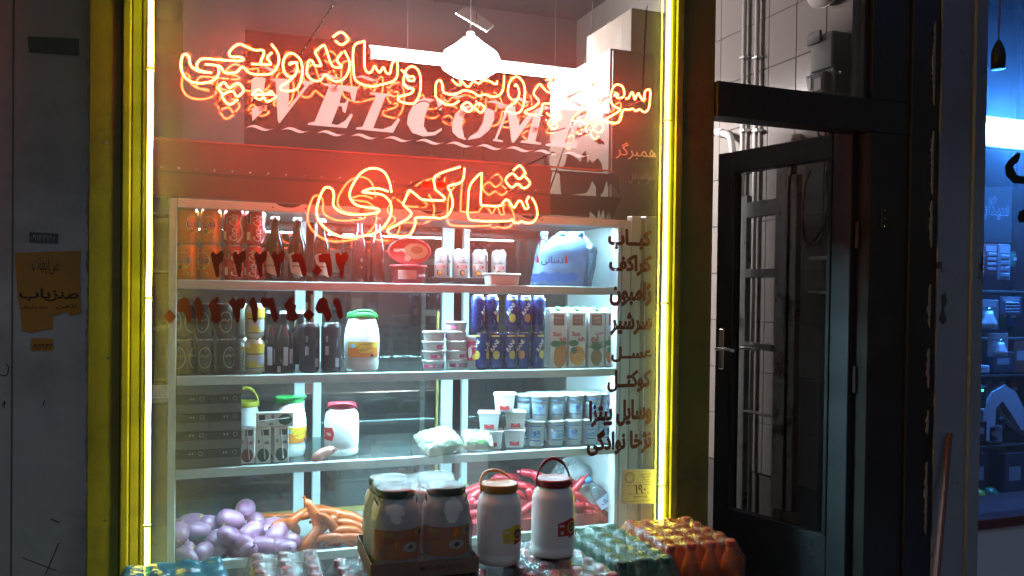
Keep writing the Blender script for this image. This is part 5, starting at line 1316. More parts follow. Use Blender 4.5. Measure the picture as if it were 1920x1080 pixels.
# four tubs shrink-wrapped on a cardboard tray
tw = thing('tub_pack', 'four dark-lidded tubs shrink-wrapped on a cardboard tray', 'tub pack', (P(782, 1045, -.33).x, -.315, ZT+.004), -.06)
CARD = mat('cardboard', (.20, .15, .11), .8, 0, .2, 12, bump=.1)
MB().add(box(-.137, .137, -.137, .137, 0, .004)).build('tray_base', CARD, tw)
for a in range(4):
    o = MB().add(box(-.137, .137, -.140, -.1372, .0, .042, .0006)).build('tray_side', CARD, tw); o.rotation_euler = (0, 0, a*PI/2)
    if a == 0: MB().add(text_geo('MOHSEN FOOD', w=.12, bold=.01), xf=T(.045, -.1406, .022)).build('tray_printing', paint((.08, .06, .05)), o)
proto_items = lambda: [(rect(.16, .075), ORG, .078, .1), (disc(.022, .012), WHT, .07, .5), (disc(.008, .006), INK, .07, .5), (rect(.02, .02), YEL, .103, .9), (rect(.022, .012), NAVY, .102, 1.1), (text_geo(fa('محسن'), w=.03, bold=.03, rot=.2), RED, .085, -.45), (rect(.010, .02), paint((.35, .35, .3)), .058, -.75), (rect(.03, .012), YEL, .105, -.5)]
tjp = big_jar('tub', .063, .225, LDGR, proto_items(), False, 'down', 0).root
if 'category' in tjp: del tjp['category']
tj = None
kids = []
# each tub of the pack is one part: joined from its pieces with their own sub-parts below it
for i, (dx, dy) in enumerate(((-.067, -.067), (.067, -.067), (-.067, .067), (.067, .067))):
    parts_ = list(tjp.children)
    body = parts_[0].copy(); C.objects.link(body); body.name = 'tub'; body.parent = tw; body.location = (dx, dy, .0045); body.rotation_euler = (0, 0, (0, -.25, .3, .6)[i])
    for q in parts_[1:]:
        c = q.copy(); C.objects.link(c); c.parent = body
for q in list(tjp.children_recursive): bpy.data.objects.remove(q)
bpy.data.objects.remove(tjp)
def wr_(u, v):
    a = 2*PI*u; c, s = math.cos(a), math.sin(a)
    k = .148/max(abs(c), abs(s))**.75
    pf = 1.0 if v < .62 else 1-.15*((v-.62)/.38)
    fold = 1+.035*nz((c*2, s*2, v*2.2), 2.2, 5)+.02*nz((c*8, s*8, v*3), 2, 1)
    return (c*k*pf*fold*.92, s*k*pf*fold*.92, .002+v*.205)
mbw = MB().add(grid(wr_, 90, 26), 0, True)
def wtop(u, v):
    x_, y_ = (u*2-1), (v*2-1)
    r_ = math.hypot(x_, y_)/max(abs(x_), abs(y_), 1e-6)
    rr = max(abs(x_), abs(y_)); a = math.atan2(y_, x_); c, s = math.cos(a), math.sin(a)
    k = .148/max(abs(c), abs(s))**.75*.85*.92*rr
    px_, py_ = c*k, s*k
    d = min(math.hypot(px_-a_, py_-b_) for a_, b_ in ((-.067, -.067), (.067, -.067), (-.067, .067), (.067, .067)))
    z_ = .2195-max(0, d-.046)*.30+.0025*nz((px_, py_, 0), 40)
    return (px_, py_, z_ if rr < .97 else .208)
mbw.add(grid(wtop, 40, 40), 0, True)
mbw.build('film', M_WRAP, tw)
# ================================================================== inside the shop
def hanging_lamp():
    y = 1.75; p = P(882, 108, y)
    t = thing('pendant_bulb', 'glaring white bulb hanging on a wire above the cabinet', 'bulb')
    MB().add(lathe([(.02, .085), (.035, .06), (.066, .02), (.075, -.015), (.07, -.05), (.045, -.08), (.005, -.092)], 24), 0, True, T(*p)@SC(2.1, 2.1, 1.15)).build('globe', glow('white_bulb', (1.0, .93, .92), 230.0), t)  # globe widened so that its shape takes in the bulb's glare
    MB().add(lathe([(.022, .083), (.024, .09), (.022, .13), (.012, .14)], 16), 0, True, T(*p)).build('socket', M_WHITE, t)
    MB().add(tube([p+Vector((0, 0, .14)), p+Vector((-.004, 0, .5)), Vector((p.x-.01, y, CEIL))], .003, 6)).build('wire', M_CABLE, t)
hanging_lamp()
ft = thing('fluorescent_tube', 'long white fluorescent tube behind the hanging bulb', 'tube light')
a, b = P(702, 104, 2.3), P(1100, 148, 2.3); zz = (a.z+b.z)/2
MB().add(tube([(a.x, 2.3, zz), (b.x, 2.3, zz)], .016, 12), 0, True).build('tube', glow('white_tube', (1.0, .95, .95), 45.0), ft)
MB().add(box(a.x-.03, b.x+.03, 2.31, 2.36, zz+.02, zz+.06, .003)).build('batten', M_WHITE, ft)
for x_ in (a.x-.012, b.x+.012): MB().add(box(x_-.012, x_+.012, 2.285, 2.325, zz-.02, zz+.04, .003)).build('end_holder', M_WHITE, ft)
for x_ in (a.x+.2, b.x-.2): MB().add(tube([(x_, 2.335, zz+.06), (x_, 2.335, CEIL)], .003, 5)).build('hanger', M_CABLE, ft)
rp = thing('reflector_plate', 'white square reflector plate hanging above the bulb', 'reflector')
c2_ = cropper(760, 0, 3.84)
q = [P(x_, y_, yy) for (x_, y_), yy in zip(c2_([(360, 100), (445, 55), (640, 188), (585, 232)]), (1.9, 2.2, 2.2, 1.9))]
zq = sum(v.z for v in q)/4
MB().add(([(v.x, v.y, v.z) for v in q]+[(v.x, v.y, v.z+.006) for v in q], [(3, 2, 1, 0), (4, 5, 6, 7), (0, 1, 5, 4), (1, 2, 6, 5), (2, 3, 7, 6), (3, 0, 4, 7)])).build('plate', M_WHITE, rp)
MB().add(tube([(q[1]+q[3])/2, Vector(((q[1].x+q[3].x)/2, 2.05, CEIL))], .003, 5)).build('hanger', M_CABLE, rp)
# hanging lead near the tube
ld = MB().add(tube(smooth_path([P(1112, 0, 1.2), P(1108, 60, 1.2), P(1098, 110, 1.2), P(1093, 150, 1.2)], 6), .003, 5)).build('hanging_lead', M_CABLE); tag(ld, 'thin black lead hanging in front of the beige cupboard', 'lead')
# tall beige cupboard and carton on top
cpf = P(1145, 90, .62); ztop = cpf.z
cp = thing('tall_cupboard', 'tall beige cupboard standing behind the display cabinet', 'cupboard')
MB().add(box(cpf.x, cpf.x+.40, .622, 1.25, 0, ztop, .003)).build('carcass', M_BEIGE, cp)
for s in (0, 1): 
    d_ = MB().add(box(cpf.x+.004+s*.199, cpf.x+.197+s*.199, .602, .6215, .08, ztop-.01, .002)).build('door', M_BEIGE, cp)
    MB().add(box(cpf.x+(.175 if s == 0 else .215), cpf.x+(.183 if s == 0 else .223), .588, .6015, 1.3, 1.45, .002)).build('handle', M_ALUG, d_)
cb = thing('carton_box', 'brown carton lying on top of the beige cupboard', 'carton')
xb_ = P(1184, 60, .66).x
MB().add(box(xb_, cpf.x+.36, .66, 1.1, ztop+.002, P(1184, 14, .66).z, .004)).build('box', CARD, cb)
MB().add(box(xb_+.001, cpf.x+.359, .86, .90, P(1184, 14, .66).z+.0005, P(1184, 14, .66).z+.0015)).build('tape', paint((.3, .22, .12)), cb)
# dim shelving at the back of the shop, seen through the cabinet
bs_ = thing('back_shelving', 'dim shelving unit with goods at the back of the shop', 'shelving')
for x_ in (-1.2, -.3, .6, 1.5): MB().add(box(x_-.02, x_+.02, 4.6, 4.98, 0, 2.1)).build('upright', M_DARK, bs_)
for zz in (.3, .75, 1.2, 1.65, 2.1): MB().add(box(-1.22, 1.52, 4.6, 4.98, zz, zz+.025)).build('board', M_DARK, bs_)
random.seed(5)
cols = [(.12, .03, .03), (.04, .06, .12), (.2, .17, .1), (.05, .1, .05), (.25, .25, .24), (.1, .06, .04)]
k = 0
for zz in (.325, .775, 1.225, 1.675):
    x_ = -1.15
    while x_ < 1.4:
        w = random.uniform(.07, .2); h = random.uniform(.14, .34)
        if random.random() < .8 and not any(abs(x_+w/2-u) < .14 for u in (-.3, .6)):
            t = thing('goods_box', '', 'carton', (x_+w/2, 4.75, zz+.001))
            MB().add(box(-w/2, w/2, -.1, .1, 0, h, .006)).build('box', paint(random.choice(cols)), t)
            MB().add(rect(w*.7, h*.3, 0, h*.6), xf=T(0, -.1006, 0)).build('label_print', paint((.3, .28, .24)), t)
            t['label'] = 'dim carton on the back shelving, %s from the left on the %s board' % (ordn(k % 20), ('lowest', 'second', 'third', 'top')[(.325, .775, 1.225, 1.675).index(zz)]); t['group'] = 'cartons on the back shelving'; k += 1
        x_ += w+.02
    k = 0
ct_ = thing('serving_counter', 'dark serving counter in the middle of the shop', 'counter')
MB().add(box(-.9, 1.3, 2.0, 2.5, 0, .95, .005)).build('base', M_DARK, ct_)
MB().add(box(-.95, 1.35, 1.95, 2.55, .951, .985, .005)).build('top', mat('counter_stone', (.12, .12, .12), .2, 0, .3, 8), ct_)
st_ = thing('white_stand', 'white metal stand with bars seen through the cabinet back', 'stand')
xs_ = P(790, 640, 1.5).x
for dx in (0, .13): MB().add(box(xs_+dx, xs_+dx+.02, 1.5, 1.52, 0, 1.72)).build('upright', M_WHITE, st_)
for zz in (1.15, 1.4, 1.65): MB().add(box(xs_+.021, xs_+.129, 1.5, 1.52, zz, zz+.03)).build('bar', M_WHITE, st_)

# ---- the open door leaf
H_ = P(1612, 247, .05); ztd = H_.z
def y_for(px, py, z):
    d = fwd+rgt2*((px-CX)/F_PX)+up2*((CY-py)/F_PX); return CAM+d*((z-CAM.z)/d.z)
Fp = y_for(1360, 291, ztd)
dv = Vector((Fp.x-H_.x, Fp.y-H_.y)); wd = dv.length; ang = math.atan2(dv.y, dv.x)
dl = thing('door_leaf', 'dark grey glazed metal door standing open into the shop', 'door', (H_.x, H_.y, 0), ang)
hb_ = .03; st = .085
MB().add(box(0, st, 0, .045, hb_, ztd, .003)).build('stile', M_DOOR, dl)
MB().add(box(wd-st, wd, 0, .045, hb_, ztd, .003)).build('stile', M_DOOR, dl)
MB().add(box(st+.001, wd-st-.001, 0, .045, ztd-.095, ztd, .003)).build('top_rail', M_DOOR, dl)
MB().add(box(st+.001, wd-st-.001, 0, .045, hb_, hb_+.55, .003)).build('kick_panel', M_DOOR, dl)
for s in (0, 1): MB().add(box(st+.001+s*(wd-2*st-.02), st+.018+s*(wd-2*st-.02), .004, .050, hb_+.551, ztd-.097, .002)).build('glazing_bead', M_FRAME, dl)
MB().add(([(st, .025, hb_+.55), (wd-st, .025, hb_+.55), (wd-st, .025, ztd-.095), (st, .025, ztd-.095)], [(0, 1, 2, 3)])).build('pane', M_DOORGLASS, dl)
hz = 1.5-.22
for s in (-.012, .057):
    hh = MB().add(tube(smooth_path([(wd-.045, s, hz), (wd-.045, s+(-.03 if s < 0 else .03), hz), (wd-.11, s+(-.035 if s < 0 else .035), hz+.004), (wd-.15, s+(-.03 if s < 0 else .03), hz-.004)], 5), .007, 8), 0, True).build('handle', M_STEEL, dl)
    MB().add(box(wd-.06, wd-.03, min(s, s-(-.01 if s < 0 else .01)) , max(s, s-(-.01 if s < 0 else .01)), hz-.09, hz+.09, .003)).build('handle_plate', M_STEEL, hh)
for zz in (.35, 1.2, 1.75): MB().add(tube([(-.012, .02, zz-.05), (-.012, .02, zz+.05)], .009, 10)).build('hinge', M_DOOR, dl)

# ---- fittings on the tiled wall
XW = W_X-.012
def wl(pts, off=.03): return [PX(a, b, W_X-off) for a, b in pts]
M_PIPE = mat('white_pipe', (.5, .48, .46), .35, 0, .08, 8)
wp_ = thing('water_pipe', 'pair of white pipes running down the tiled wall', 'pipe')
for px, top in ((1396, -60), (1420, -60)):
    a = PX(px, 40, W_X-.03)
    MB().add(tube([(W_X-.03, a.y, CEIL), (W_X-.03, a.y, .3)], .0125, 10), 0, True).build('pipe', M_PIPE, wp_)
for px in (1396, 1420):
    for py in (108, 245):
        a = PX(px, py, W_X-.03); MB().add(box(W_X-.048, W_X-.008, a.y-.02, a.y+.02, a.z-.006, a.z+.006, .002)).build('clamp', M_ALUG, wp_)
vp_ = thing('bent_pipe', 'bent pipe with elbow beside the doorway on the tiled wall', 'pipe')
MB().add(tube(smooth_path(wl([(1335, 247), (1352, 249), (1368, 256), (1373, 275), (1374, 300)], .05), 5), .017, 10), 0, True).build('elbow', M_PIPE, vp_)
a = wl([(1374, 300)], .05)[0]
MB().add(tube([a, (a.x, a.y, a.z-1.2)], .015, 10), 0, True).build('drop_pipe', M_PIPE, vp_)
MB().add(tube(wl([(1346, 248), (1354, 249)], .05), .021, 12)).build('collar', M_PIPE, vp_)
tp = thing('pipe_stub', 'small capped pipe stub on the tiled wall above the door', 'pipe')
a = PX(1495, 259, W_X-.02)
MB().add(lathe([(.02, 0), (.02, .03), (.014, .045)], 14), 0, True, T(W_X-.006, a.y, a.z)@RY(-PI/2)).build('cap', M_PIPE, tp)
# electricity meter with glass face and breaker box
em = thing('electricity_meter', 'old electricity meter with breaker box on the tiled wall', 'meter')
def wbox(px0, py0, px1, py1, d0, d1, b=.003):
    a, c = PX(px0, py0, W_X-.02), PX(px1, py1, W_X-.02)
    return box(W_X-d1, W_X-d0, min(a.y, c.y), max(a.y, c.y), min(a.z, c.z), max(a.z, c.z), b)
M_MET = mat('meter_grey', (.32, .32, .31), .5, 0, .1, 9)
MB().add(wbox(1548, 76, 1588, 128, .007, .10, .006)).build('breaker_box', M_MET, em)
MB().add(wbox(1540, 130, 1586, 176, .007, .085, .006)).build('case', M_MET, em)
MB().add(wbox(1545, 148, 1580, 174, .0855, .12, .006)).build('window_hood', mat('meter_glass', (.35, .38, .4), .08, 0, .1, 8, coat=.6), em)
MB().add(wbox(1549, 153, 1557, 172, .1205, .124, .001)).build('dial', M_WHITE, em)
MB().add(wbox(1563, 153, 1576, 172, .1205, .124, .001)).build('dial', M_WHITE, em)
MB().add(wbox(1546, 70, 1570, 82, .1005, .115, .002)).build('flap', M_MET, em)
for k in range(2): 
    a = PX(1552+k*22, 135, W_X-.09); MB().add(lathe([(.006, 0), (.005, .003)], 10), xf=T(W_X-.086, a.y, a.z)@RY(-PI/2)).build('screw', M_STEEL, em)
wl_ = thing('wall_lamp', 'round glass wall lamp at the top of the tiled wall', 'lamp')
a = PX(1550, 0, W_X-.04)
MB().add(ellipsoid(.05, .10, .07, 20, 12), 0, True, T(W_X-.055, a.y, a.z+.04)).build('globe', mat('lamp_glass', (.55, .52, .5), .12, 0, .1, 8, coat=.5), wl_)
MB().add(lathe([(.05, 0), (.05, .02)], 16), 0, True, T(W_X-.007, a.y, a.z+.07)@RY(-PI/2)).build('base', M_WHITE, wl_)
# cables
cbm = thing('cable_loop', 'loose black cable hanging in a loop behind the door glass', 'cable')
MB().add(tube(smooth_path(wl([(1545, 236), (1552, 290), (1550, 340), (1553, 385), (1546, 420), (1530, 448), (1518, 460), (1508, 440), (1506, 400), (1509, 350), (1520, 320)], .05), 8), .0045, 6), 0, True).build('cable', M_CABLE, cbm)
MB().add(tube(smooth_path(wl([(1556, 236), (1556, 300), (1549, 330), (1555, 370), (1549, 400), (1543, 440), (1525, 462)], .06), 8), .0035, 6), 0, True).build('cable', M_CABLE, cbm)
for k, px in enumerate((1530, 1538, 1566, 1573)):
    MB().add(tube(smooth_path(wl([(px, 225), (px+4*(-1)**k, 250), (px+8, 275)], .04), 5), .0045, 6), 0, True).build('cable', M_CABLE, cbm)
rt = MB().add(wbox(1548, 232, 1566, 252, .007, .05)).build('red_junction', paint((.35, .05, .05))); tag(rt, 'small red junction box between cables on the tiled wall', 'junction box')
# white step frame built in place of a reflection in the door glass
sl = thing('reflected_frame', 'worn white ladder frame built in place of a reflection in the door glass', 'ladder')
M_OLDW = mat('worn_white_paint', (.45, .46, .45), .6, 0, .15, 8, dirt=(.12, .1, .08), dscale=7, dlo=.55, dhi=.65, bump=.2)
def lbar(px0, py0, px1, py1, x_, th=.03):
    a, c = PX(px0, py0, x_), PX(px1, py1, x_)
    return box(x_-th, x_, min(a.y, c.y), max(a.y, c.y), min(a.z, c.z), max(a.z, c.z), .003)
MB().add(lbar(1466, 300, 1484, 960, W_X-.12)).build('rail', M_OLDW, sl)
MB().add(lbar(1487, 330, 1494, 960, W_X-.12)).build('rail', M_OLDW, sl)
MB().add(lbar(1394, 370, 1401, 960, W_X-.12)).build('rail', M_OLDW, sl)
for y0_, y1_ in ((382, 402), (505, 520), (640, 660), (768, 785)): MB().add(lbar(1402, y0_, 1465, y1_, W_X-.121)).build('rung', M_OLDW, sl)
# small wall shelf with bottles behind the door
ws = thing('wall_shelf', 'small white wall shelves behind the door hinge side', 'shelf')
ya, yb_ = PX(1640, 500, W_X-.06).y, PX(1540, 500, W_X-.06).y
zs = [PX(1555, 482, W_X-.06).z, PX(1555, 546, W_X-.06).z]
for zz in zs: MB().add(box(W_X-.13, W_X-.007, max(.095, ya), yb_, zz-.012, zz, .002)).build('board', M_WHITE, ws)
random.seed(3)
k = 0
for zi, zz in enumerate(zs):
    yy = max(.12, ya+.03)
    while yy < yb_-.03:
        t = thing('sauce_bottle', 'small dark bottle on the %s wall shelf behind the door, %s from the hinge' % (('upper', 'lower')[zi], ordn(k)), 'bottle', (W_X-.07, yy, zz+.0005), group='bottles on the wall shelves')
        h = random.uniform(.07, .11); r_ = .022
        MB().add(lathe([(r_*.9, 0), (r_, .004), (r_, h*.6), (r_*.5, h*.8), (r_*.4, h*.9)], 14), 0, True).build('glass_body', paint(random.choice([(.05, .09, .05), (.12, .03, .02), (.06, .09, .1)])), t)
        MB().add(lathe([(r_*.5, h*.9), (r_*.5, h), (.001, h)], 12, False), 0, True).build('cap', M_WHITE, t)
        MB().add(lathe([(r_*1.02, h*.15), (r_*1.02, h*.5)], 14, False), 0, True).build('label_print', paint((.3, .33, .3)), t)
        yy += .052; k += 1
    k = 0
hp = thing('hanging_poster', 'tilted white plastic panel hanging beside the wall shelves', 'panel')
pts = wl([(1548, 410), (1572, 400), (1572, 624), (1527, 612)], .10)
MB().add(([tuple(v) for v in pts]+[(v.x+.003, v.y, v.z) for v in pts], [(0, 1, 2, 3), (7, 6, 5, 4), (0, 4, 5, 1), (1, 5, 6, 2), (2, 6, 7, 3), (3, 7, 4, 0)])).build('panel', sheet_glass('cloudy_panel', (.6, .62, .58), .06, .1, .2, (.5, .5, .42), 6), hp)
bm_ = thing('broom', 'dark red broom handle standing behind the door', 'broom')
a, c = wl([(1548, 612)], .09)[0], wl([(1545, 1000)], .09)[0]
MB().add(tube([(a.x, a.y, a.z), (a.x-.02, a.y+.01, .12)], .011, 10), 0, True).build('handle', mat('red_handle', (.10, .03, .025), .5), bm_)
MB().add(box(a.x-.10, a.x+.05, a.y-.01, a.y+.04, .01, .12, .01)).build('brush', M_DARK, bm_)
# ================================================================== the neighbouring shop
NX0 = XP1; NX1 = 6.0
nb = thing('neighbour_window', 'blue lit window of the neighbouring shop at the right edge', 'window')
zsl0, zsl1 = P(1870, 986, -.02).z, P(1870, 966, -.02).z
MB().add(box(NX0+.001, NX1, -.035, .25, 0, zsl0-.001)).build('white_riser', mat('white_riser', (.5, .52, .54), .6, 0, .08, 4), nb)
MB().add(box(NX0+.001, NX1, -.05, .28, zsl0, zsl1, .004)).build('sill', mat('brown_sill', (.10, .03, .025), .5), nb)
MB().add(([(NX0, .02, zsl1), (NX1, .02, zsl1), (NX1, .02, 3.3), (NX0, .02, 3.3)], [(0, 1, 2, 3)])).build('pane', sheet_glass('neighbour_glass', (.9, .92, .95), .05, 0, .12, (.6, .65, .7), 3, back=.5), nb)  # milky layer added so the pane glows blue round the tube
tag(MB().add(box(NX0, NX1, 1.3, 1.4, 0, 3.3)).build('neighbour_wall_back', mat('dim_blue_wall', (.12, .13, .16), .7)), kind='structure')
tag(MB().add(box(NX0-.05, NX0-.001, .21, 1.3, 0, 3.3)).build('neighbour_wall_left', mat('dim_wall', (.15, .15, .17), .7)), kind='structure')
tag(MB().add(box(NX0, NX1, .03, 1.3, 3.3, 3.4)).build('neighbour_ceiling', mat('dim_ceiling', (.08, .08, .09), .8)), kind='structure')
# blue-white tube in its reflector
fx = thing('blue_tube_light', 'glaring blue-white tube light in the neighbouring window', 'tube light')
yl = .13
a = P(1832, 240, yl); zt0_, zt1_ = P(1870, 214, yl).z, P(1870, 274, yl).z
M_BT = glow('blue_white_tube', (.05, .27, 1.0), 200.0)
x_s = a.x-.12
MB().add(tube([(x_s, yl, a.z), (x_s+1.25, yl, a.z)], .019, 12), 0, True).build('tube', M_BT, fx)
MB().add(box(x_s-.03, x_s+1.28, yl+.03, yl+.05, zt1_, zt0_, .004)).build('reflector', M_WHITE, fx)
MB().add(box(x_s-.03, x_s-.001, yl-.02, yl+.0295, a.z-.03, a.z+.03, .003)).build('end_holder', M_WHITE, fx)
MB().add(box(x_s+1.251, x_s+1.28, yl-.02, yl+.0295, a.z-.03, a.z+.03, .003)).build('end_holder', M_WHITE, fx)
for x_ in (x_s+.1, x_s+1.1): MB().add(tube([(x_, yl+.04, zt0_), (x_, yl+.04, 3.3)], .003, 5)).build('hanger', M_CABLE, fx)
# empty lamp holder on its cord outside
lh = thing('lamp_holder', 'empty dark lamp holder hanging on a cord above the blue light', 'lamp holder')
p = P(1872, 105, -.12)
MB().add(lathe([(.026, -.05), (.027, .0), (.022, .03), (.012, .05), (.008, .06)], 18), 0, True, T(*p)).build('holder', M_BLACK, lh)
MB().add(tube([p+Vector((0, 0, .06)), p+Vector((.004, 0, .2)), Vector((p.x+.01, p.y, 3.36))], .004, 6), 0, True).build('cord', paint((.12, .09, .07)), lh)
# dark vinyl strokes on that glass
dk = MB()
pp = lambda pts, y: [(q.x, q.z) for q in (P(a_, b_, y) for a_, b_ in pts)]
dk.add(prism(pp([(1908, 284), (1913, 290), (1911, 300), (1900, 312), (1906, 328), (1925, 332), (1925, 345), (1900, 344), (1886, 330), (1884, 312), (1890, 300)], .012), .0006), xf=T(0, .012, 0))
tag(dk.build('glass_lettering', M_BLACK), 'dark curled letter on the neighbouring glass under the tube', 'lettering')
dk = MB().add(prism(pp([(1925, 388), (1912, 396), (1907, 408), (1912, 418), (1925, 416)], .012), .0006), xf=T(0, .012, 0))
tag(dk.build('glass_lettering', M_BLACK), 'dark cut-off letter on the neighbouring glass at the picture edge', 'lettering')
sb_ = thing('script_sign', 'black board with outlined script in the neighbouring window', 'sign')
yq = .30
q = [P(a_, b_, yq) for a_, b_ in ((1826, 348), (1898, 352), (1896, 456), (1826, 452))]
MB().add(prism([(v.x, v.z) for v in q], .006), xf=T(0, yq, 0)).build('board', M_BLACK, sb_)
c = P(1861, 390, yq); w_ = P(1892, 390, yq).x-P(1830, 390, yq).x
g = text_geo(fa('سیگاری'), w=w_, h=w_*.55, bold=.035)
MB().add(g, xf=T(c.x, yq-.0012, c.z)).build('lettering', paint((.35, .38, .5)), sb_)
MB().add(text_geo(fa('سیگاری'), w=w_*.97, h=w_*.51, bold=.005), xf=T(c.x, yq-.0018, c.z)).build('lettering_infill', M_BLACK, sb_)
# shelves with small goods
ns = thing('neighbour_shelves', 'dark shelves with small goods in the neighbouring window', 'shelving')
zsh = [P(1870, y_, .35).z for y_ in (545, 632, 700, 830, 935)]
for zz in zsh: MB().add(box(NX0+.01, NX1-.5, .30, .62, zz-.012, zz, .002)).build('board', M_DARK, ns)
for x_ in (NX0+.02, NX0+1.0): MB().add(box(x_, x_+.02, .625, .65, .3, 3.2)).build('upright', M_DARK, ns)
random.seed(11)
def blister(px0, py0, px1, py1, y, col, label, inner=None):
    a, c = P(px0, py0, y), P(px1, py1, y); w, h = c.x-a.x, a.z-c.z
    t = thing('blister_pack', label, 'blister pack', ((a.x+c.x)/2, y, c.z), group='blister packs in the neighbouring window')
    MB().add(box(-w/2, w/2, 0, .003, 0, h, .001)).build('card', paint(col), t)
    MB().add(rect(w*.8, h*.2, 0, h*.86), xf=T(0, -.0008, 0)).build('header_print', paint((.5, .5, .55)), t)
    if inner == 'bulb':
        MB().add(lathe([(w*.10, h*.55), (w*.12, h*.62), (w*.14, h*.5), (w*.26, h*.25), (w*.28, h*.15), (w*.2, h*.06)][::-1], 16), 0, True, T(0, -.014, 0)@SC(1, .6, 1)).build('bulb', M_WHITE, t)
        MB().add(lathe([(w*.09, h*.62), (w*.09, h*.72), (w*.03, h*.75)], 12), 0, True, T(0, -.014, 0)@SC(1, .6, 1)).build('bulb_cap', M_STEEL, t)
    else:
        for k in range(4): MB().add(box(-w*.32, w*.32, -.010, -.0005, h*(.08+k*.17), h*(.2+k*.17), .003)).build('blister', paint((.35, .38, .42), .15), t)
    return t
k = 0
for x0_, y0_, x1_, y1_, col, lb, inn in ((1846, 458, 1870, 512, (.3, .05, .05), 'red headed blister card in the middle of the hanging row', None), (1829, 460, 1845, 520, (.05, .25, .2), 'green blister card next to the pillar', None), (1872, 458, 1894, 525, (.3, .3, .34), 'pale blister card right of the red headed one', None),
     (1828, 562, 1872, 618, (.3, .36, .4), 'pack holding a white bulb', 'bulb'), (1876, 556, 1915, 590, (.12, .14, .2), 'dark blister card right of the bulb pack', None), (1853, 625, 1890, 668, (.4, .42, .46), 'pale pack on the shelf below the bulb pack', 'bulb')):
    blister(x0_, y0_, x1_, y1_, .21-.004*k, col, lb, inn); k += 1
for i, (px0, py0, px1, py1, col) in enumerate(((1826, 686, 1856, 699, (.5, .52, .55)), (1862, 660, 1900, 699, (.05, .05, .07)), (1902, 640, 1925, 699, (.2, .06, .04)), (1828, 790, 1850, 829, (.03, .03, .04)), (1855, 800, 1880, 829, (.25, .26, .3)), (1890, 660, 1920, 690, (.02, .02, .03)), (1826, 850, 1848, 934, (.02, .02, .025)), (1885, 850, 1920, 934, (.04, .04, .06)))):
    y = .30 if i != 5 else .42
    a, c = P(px0, py0, y), P(px1, py1, y)
    t = thing('goods_box', 'small %s box in the neighbouring window, %s counted from the top' % (('pale', 'black', 'brown', 'black', 'grey', 'rear black', 'tall black', 'tall dark')[i], ordn(i)), 'box', ((a.x+c.x)/2, y+.04, c.z), group='small boxes in the neighbouring window')
    w, h = c.x-a.x, a.z-c.z
    MB().add(box(-w/2, w/2, -.04, .04, 0, h, .003)).build('box', paint(col), t)
    MB().add(rect(w*.6, h*.3, 0, h*.55), xf=T(0, -.0406, 0)).build('label_print', paint((.3, .3, .33)), t)
# charger with green lights
gl_ = thing('charger', 'small black charger with glowing green lights', 'charger')
a = P(1836, 745, .28); 
MB().add(box(a.x-.05, a.x+.05, .281, .33, a.z-.05, a.z+.05, .006)).build('case', M_BLACK, gl_)
for px, py in ((1832, 732), (1842, 732), (1834, 753), (1822, 755)):
    q = P(px, py, .28); MB().add(lathe([(.006, 0), (.006, .003)], 10), xf=T(q.x, .2805, q.z)@RX(PI/2)).build('green_light', glow('green_led', (.05, 1.0, .35), 1.6), gl_)
# white hand tool hanging / lying: curved shell with loop handle
pt = thing('power_tool', 'pale curved power tool with loop handle on the neighbouring shelf', 'tool')
yy = .30
c = P(1880, 775, yy)
sh = [(1842, 800), (1845, 770), (1862, 735), (1885, 722), (1905, 735), (1922, 770), (1938, 810), (1915, 806), (1896, 775), (1880, 752), (1868, 765), (1866, 800), (1868, 828), (1846, 826)]
MB().add(prism(pp(sh, yy), .06), xf=T(0, yy, 0)).build('shell', mat('pale_shell', (.5, .53, .58), .4, 0, .08, 8), pt)
MB().add(tube(smooth_path([P(a_, b_, yy+.03) for a_, b_ in ((1868, 762), (1880, 782), (1900, 800), (1918, 812))], 5), .012, 8), 0, True).build('loop_handle', paint((.3, .32, .36)), pt)
MB().add(lathe([(.012, 0), (.016, .01), (.012, .02)], 12), 0, True, T(c.x-.02, yy-.018, c.z-.03)@RX(-PI/2)).build('switch', M_BLACK, pt)
for px, py, col, nm in ((1843, 905, (.45, .40, .04), 'dull yellow ball on the lowest shelf of the neighbouring window'), (1868, 902, (.05, .15, .06), 'dark green ball on the lowest shelf of the neighbouring window')):
    q = P(px, py, .26)
    t = thing('rubber_ball', nm, 'ball', (q.x, .29, zsh[4]+.038))
    MB().add(ellipsoid(.037, .037, .037, 20, 14), 0, True).build('shell', paint(col), t)
    MB().add(lathe([(.0374, -.003), (.0374, .003)], 20, False), 0, True).build('seam', paint((.1, .1, .08)), t)
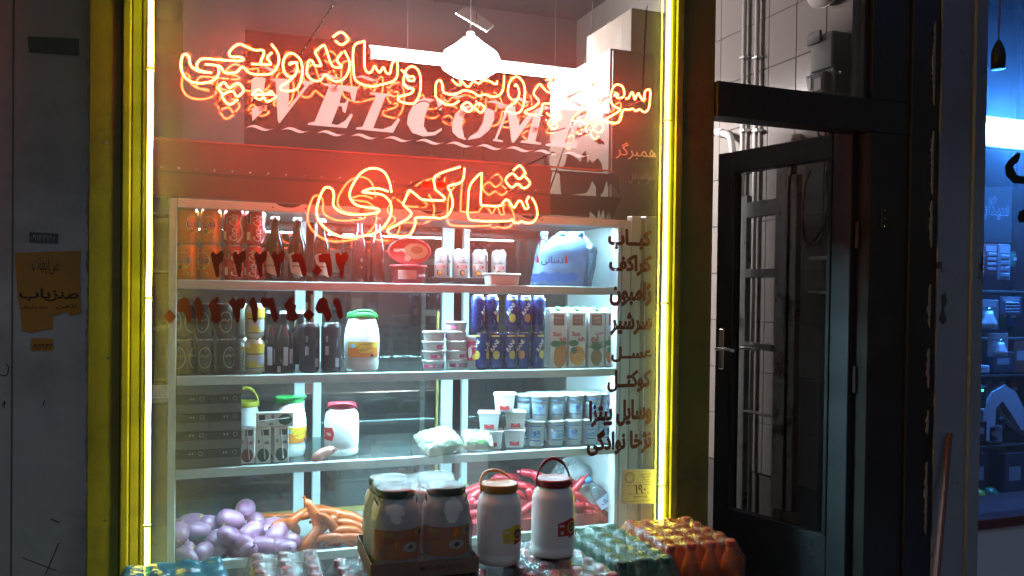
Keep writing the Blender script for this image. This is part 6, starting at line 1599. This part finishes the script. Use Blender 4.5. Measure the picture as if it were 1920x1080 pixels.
# red-brown pole leaning on the pillar
pl = thing('leaning_pole', 'dark red wooden pole leaning against the pillar', 'pole')
a, c = P(1780, 812, -.07), P(1756, 1080, -.16)
d_ = (c-a); e = a+d_*((.0-a.z)/d_.z)
MB().add(tube([a, e], .012, 8)).build('shaft', mat('red_wood', (.10, .03, .025), .6, 0, .2, 9), pl)
MB().add(lathe([(.0125, 0), (.0125, .02)], 8), xf=T(a.x, a.y, a.z-.02)).build('end_cap', M_DARK, pl)
# rust and scraps on the pillar
sp = thing('peeled_patch', 'dark peeled patches on the pillar face', 'stain')
for pts in ([(1764, 555), (1772, 548), (1776, 565), (1770, 580), (1775, 600), (1768, 610), (1760, 598), (1766, 580)], [(1755, 492), (1766, 490), (1766, 503), (1756, 504)], [(1812, 842), (1815, 850), (1812, 862), (1809, 852)]):
    MB().add(prism(pp(pts, -.041), .0008), xf=T(0, -.0412, 0)).build('patch', paint((.06, .05, .05)), sp)

# more packets hanging on hooks
random.seed(31)
k = 0
for row, py in enumerate((470, 575, 640, 715)):
    for i in range(4):
        px = 1832+i*23+random.uniform(-4, 4); y = .36+.02*(i % 2)
        a = P(px, py+random.uniform(-6, 6), y); w, h = random.uniform(.03, .05), random.uniform(.06, .10)
        t = thing('hanging_packet', 'small packet on a hook in the neighbouring window, %s of %s row' % (ORD[i], ('the uppermost', 'the second', 'the third', 'the lowest')[row]), 'packet', (a.x, y, a.z-h), group='packets on hooks in the neighbouring window')
        g = grid(lambda u, v: ((u-.5)*w, -.008*math.sin(PI*u)*math.sin(PI*v)**.5, v*h), 6, 6)
        MB().add(g, 0, True).add(box(-w/2, w/2, .0005, .003, 0, h+.012)).build('pouch', paint(random.choice([(.3, .05, .05), (.05, .1, .3), (.35, .36, .4), (.05, .2, .12), (.3, .25, .05), (.5, .5, .52)]), .25), t)
        MB().add(rect(w*.7, h*.25, 0, h*.6), xf=T(0, -.0095, 0)).build('label_print', paint((.5, .5, .52)), t)
        MB().add(tube([(0, -.012, h+.006), (0, .25-.0, h+.006)], .002, 6)).build('hook', M_STEEL, t)
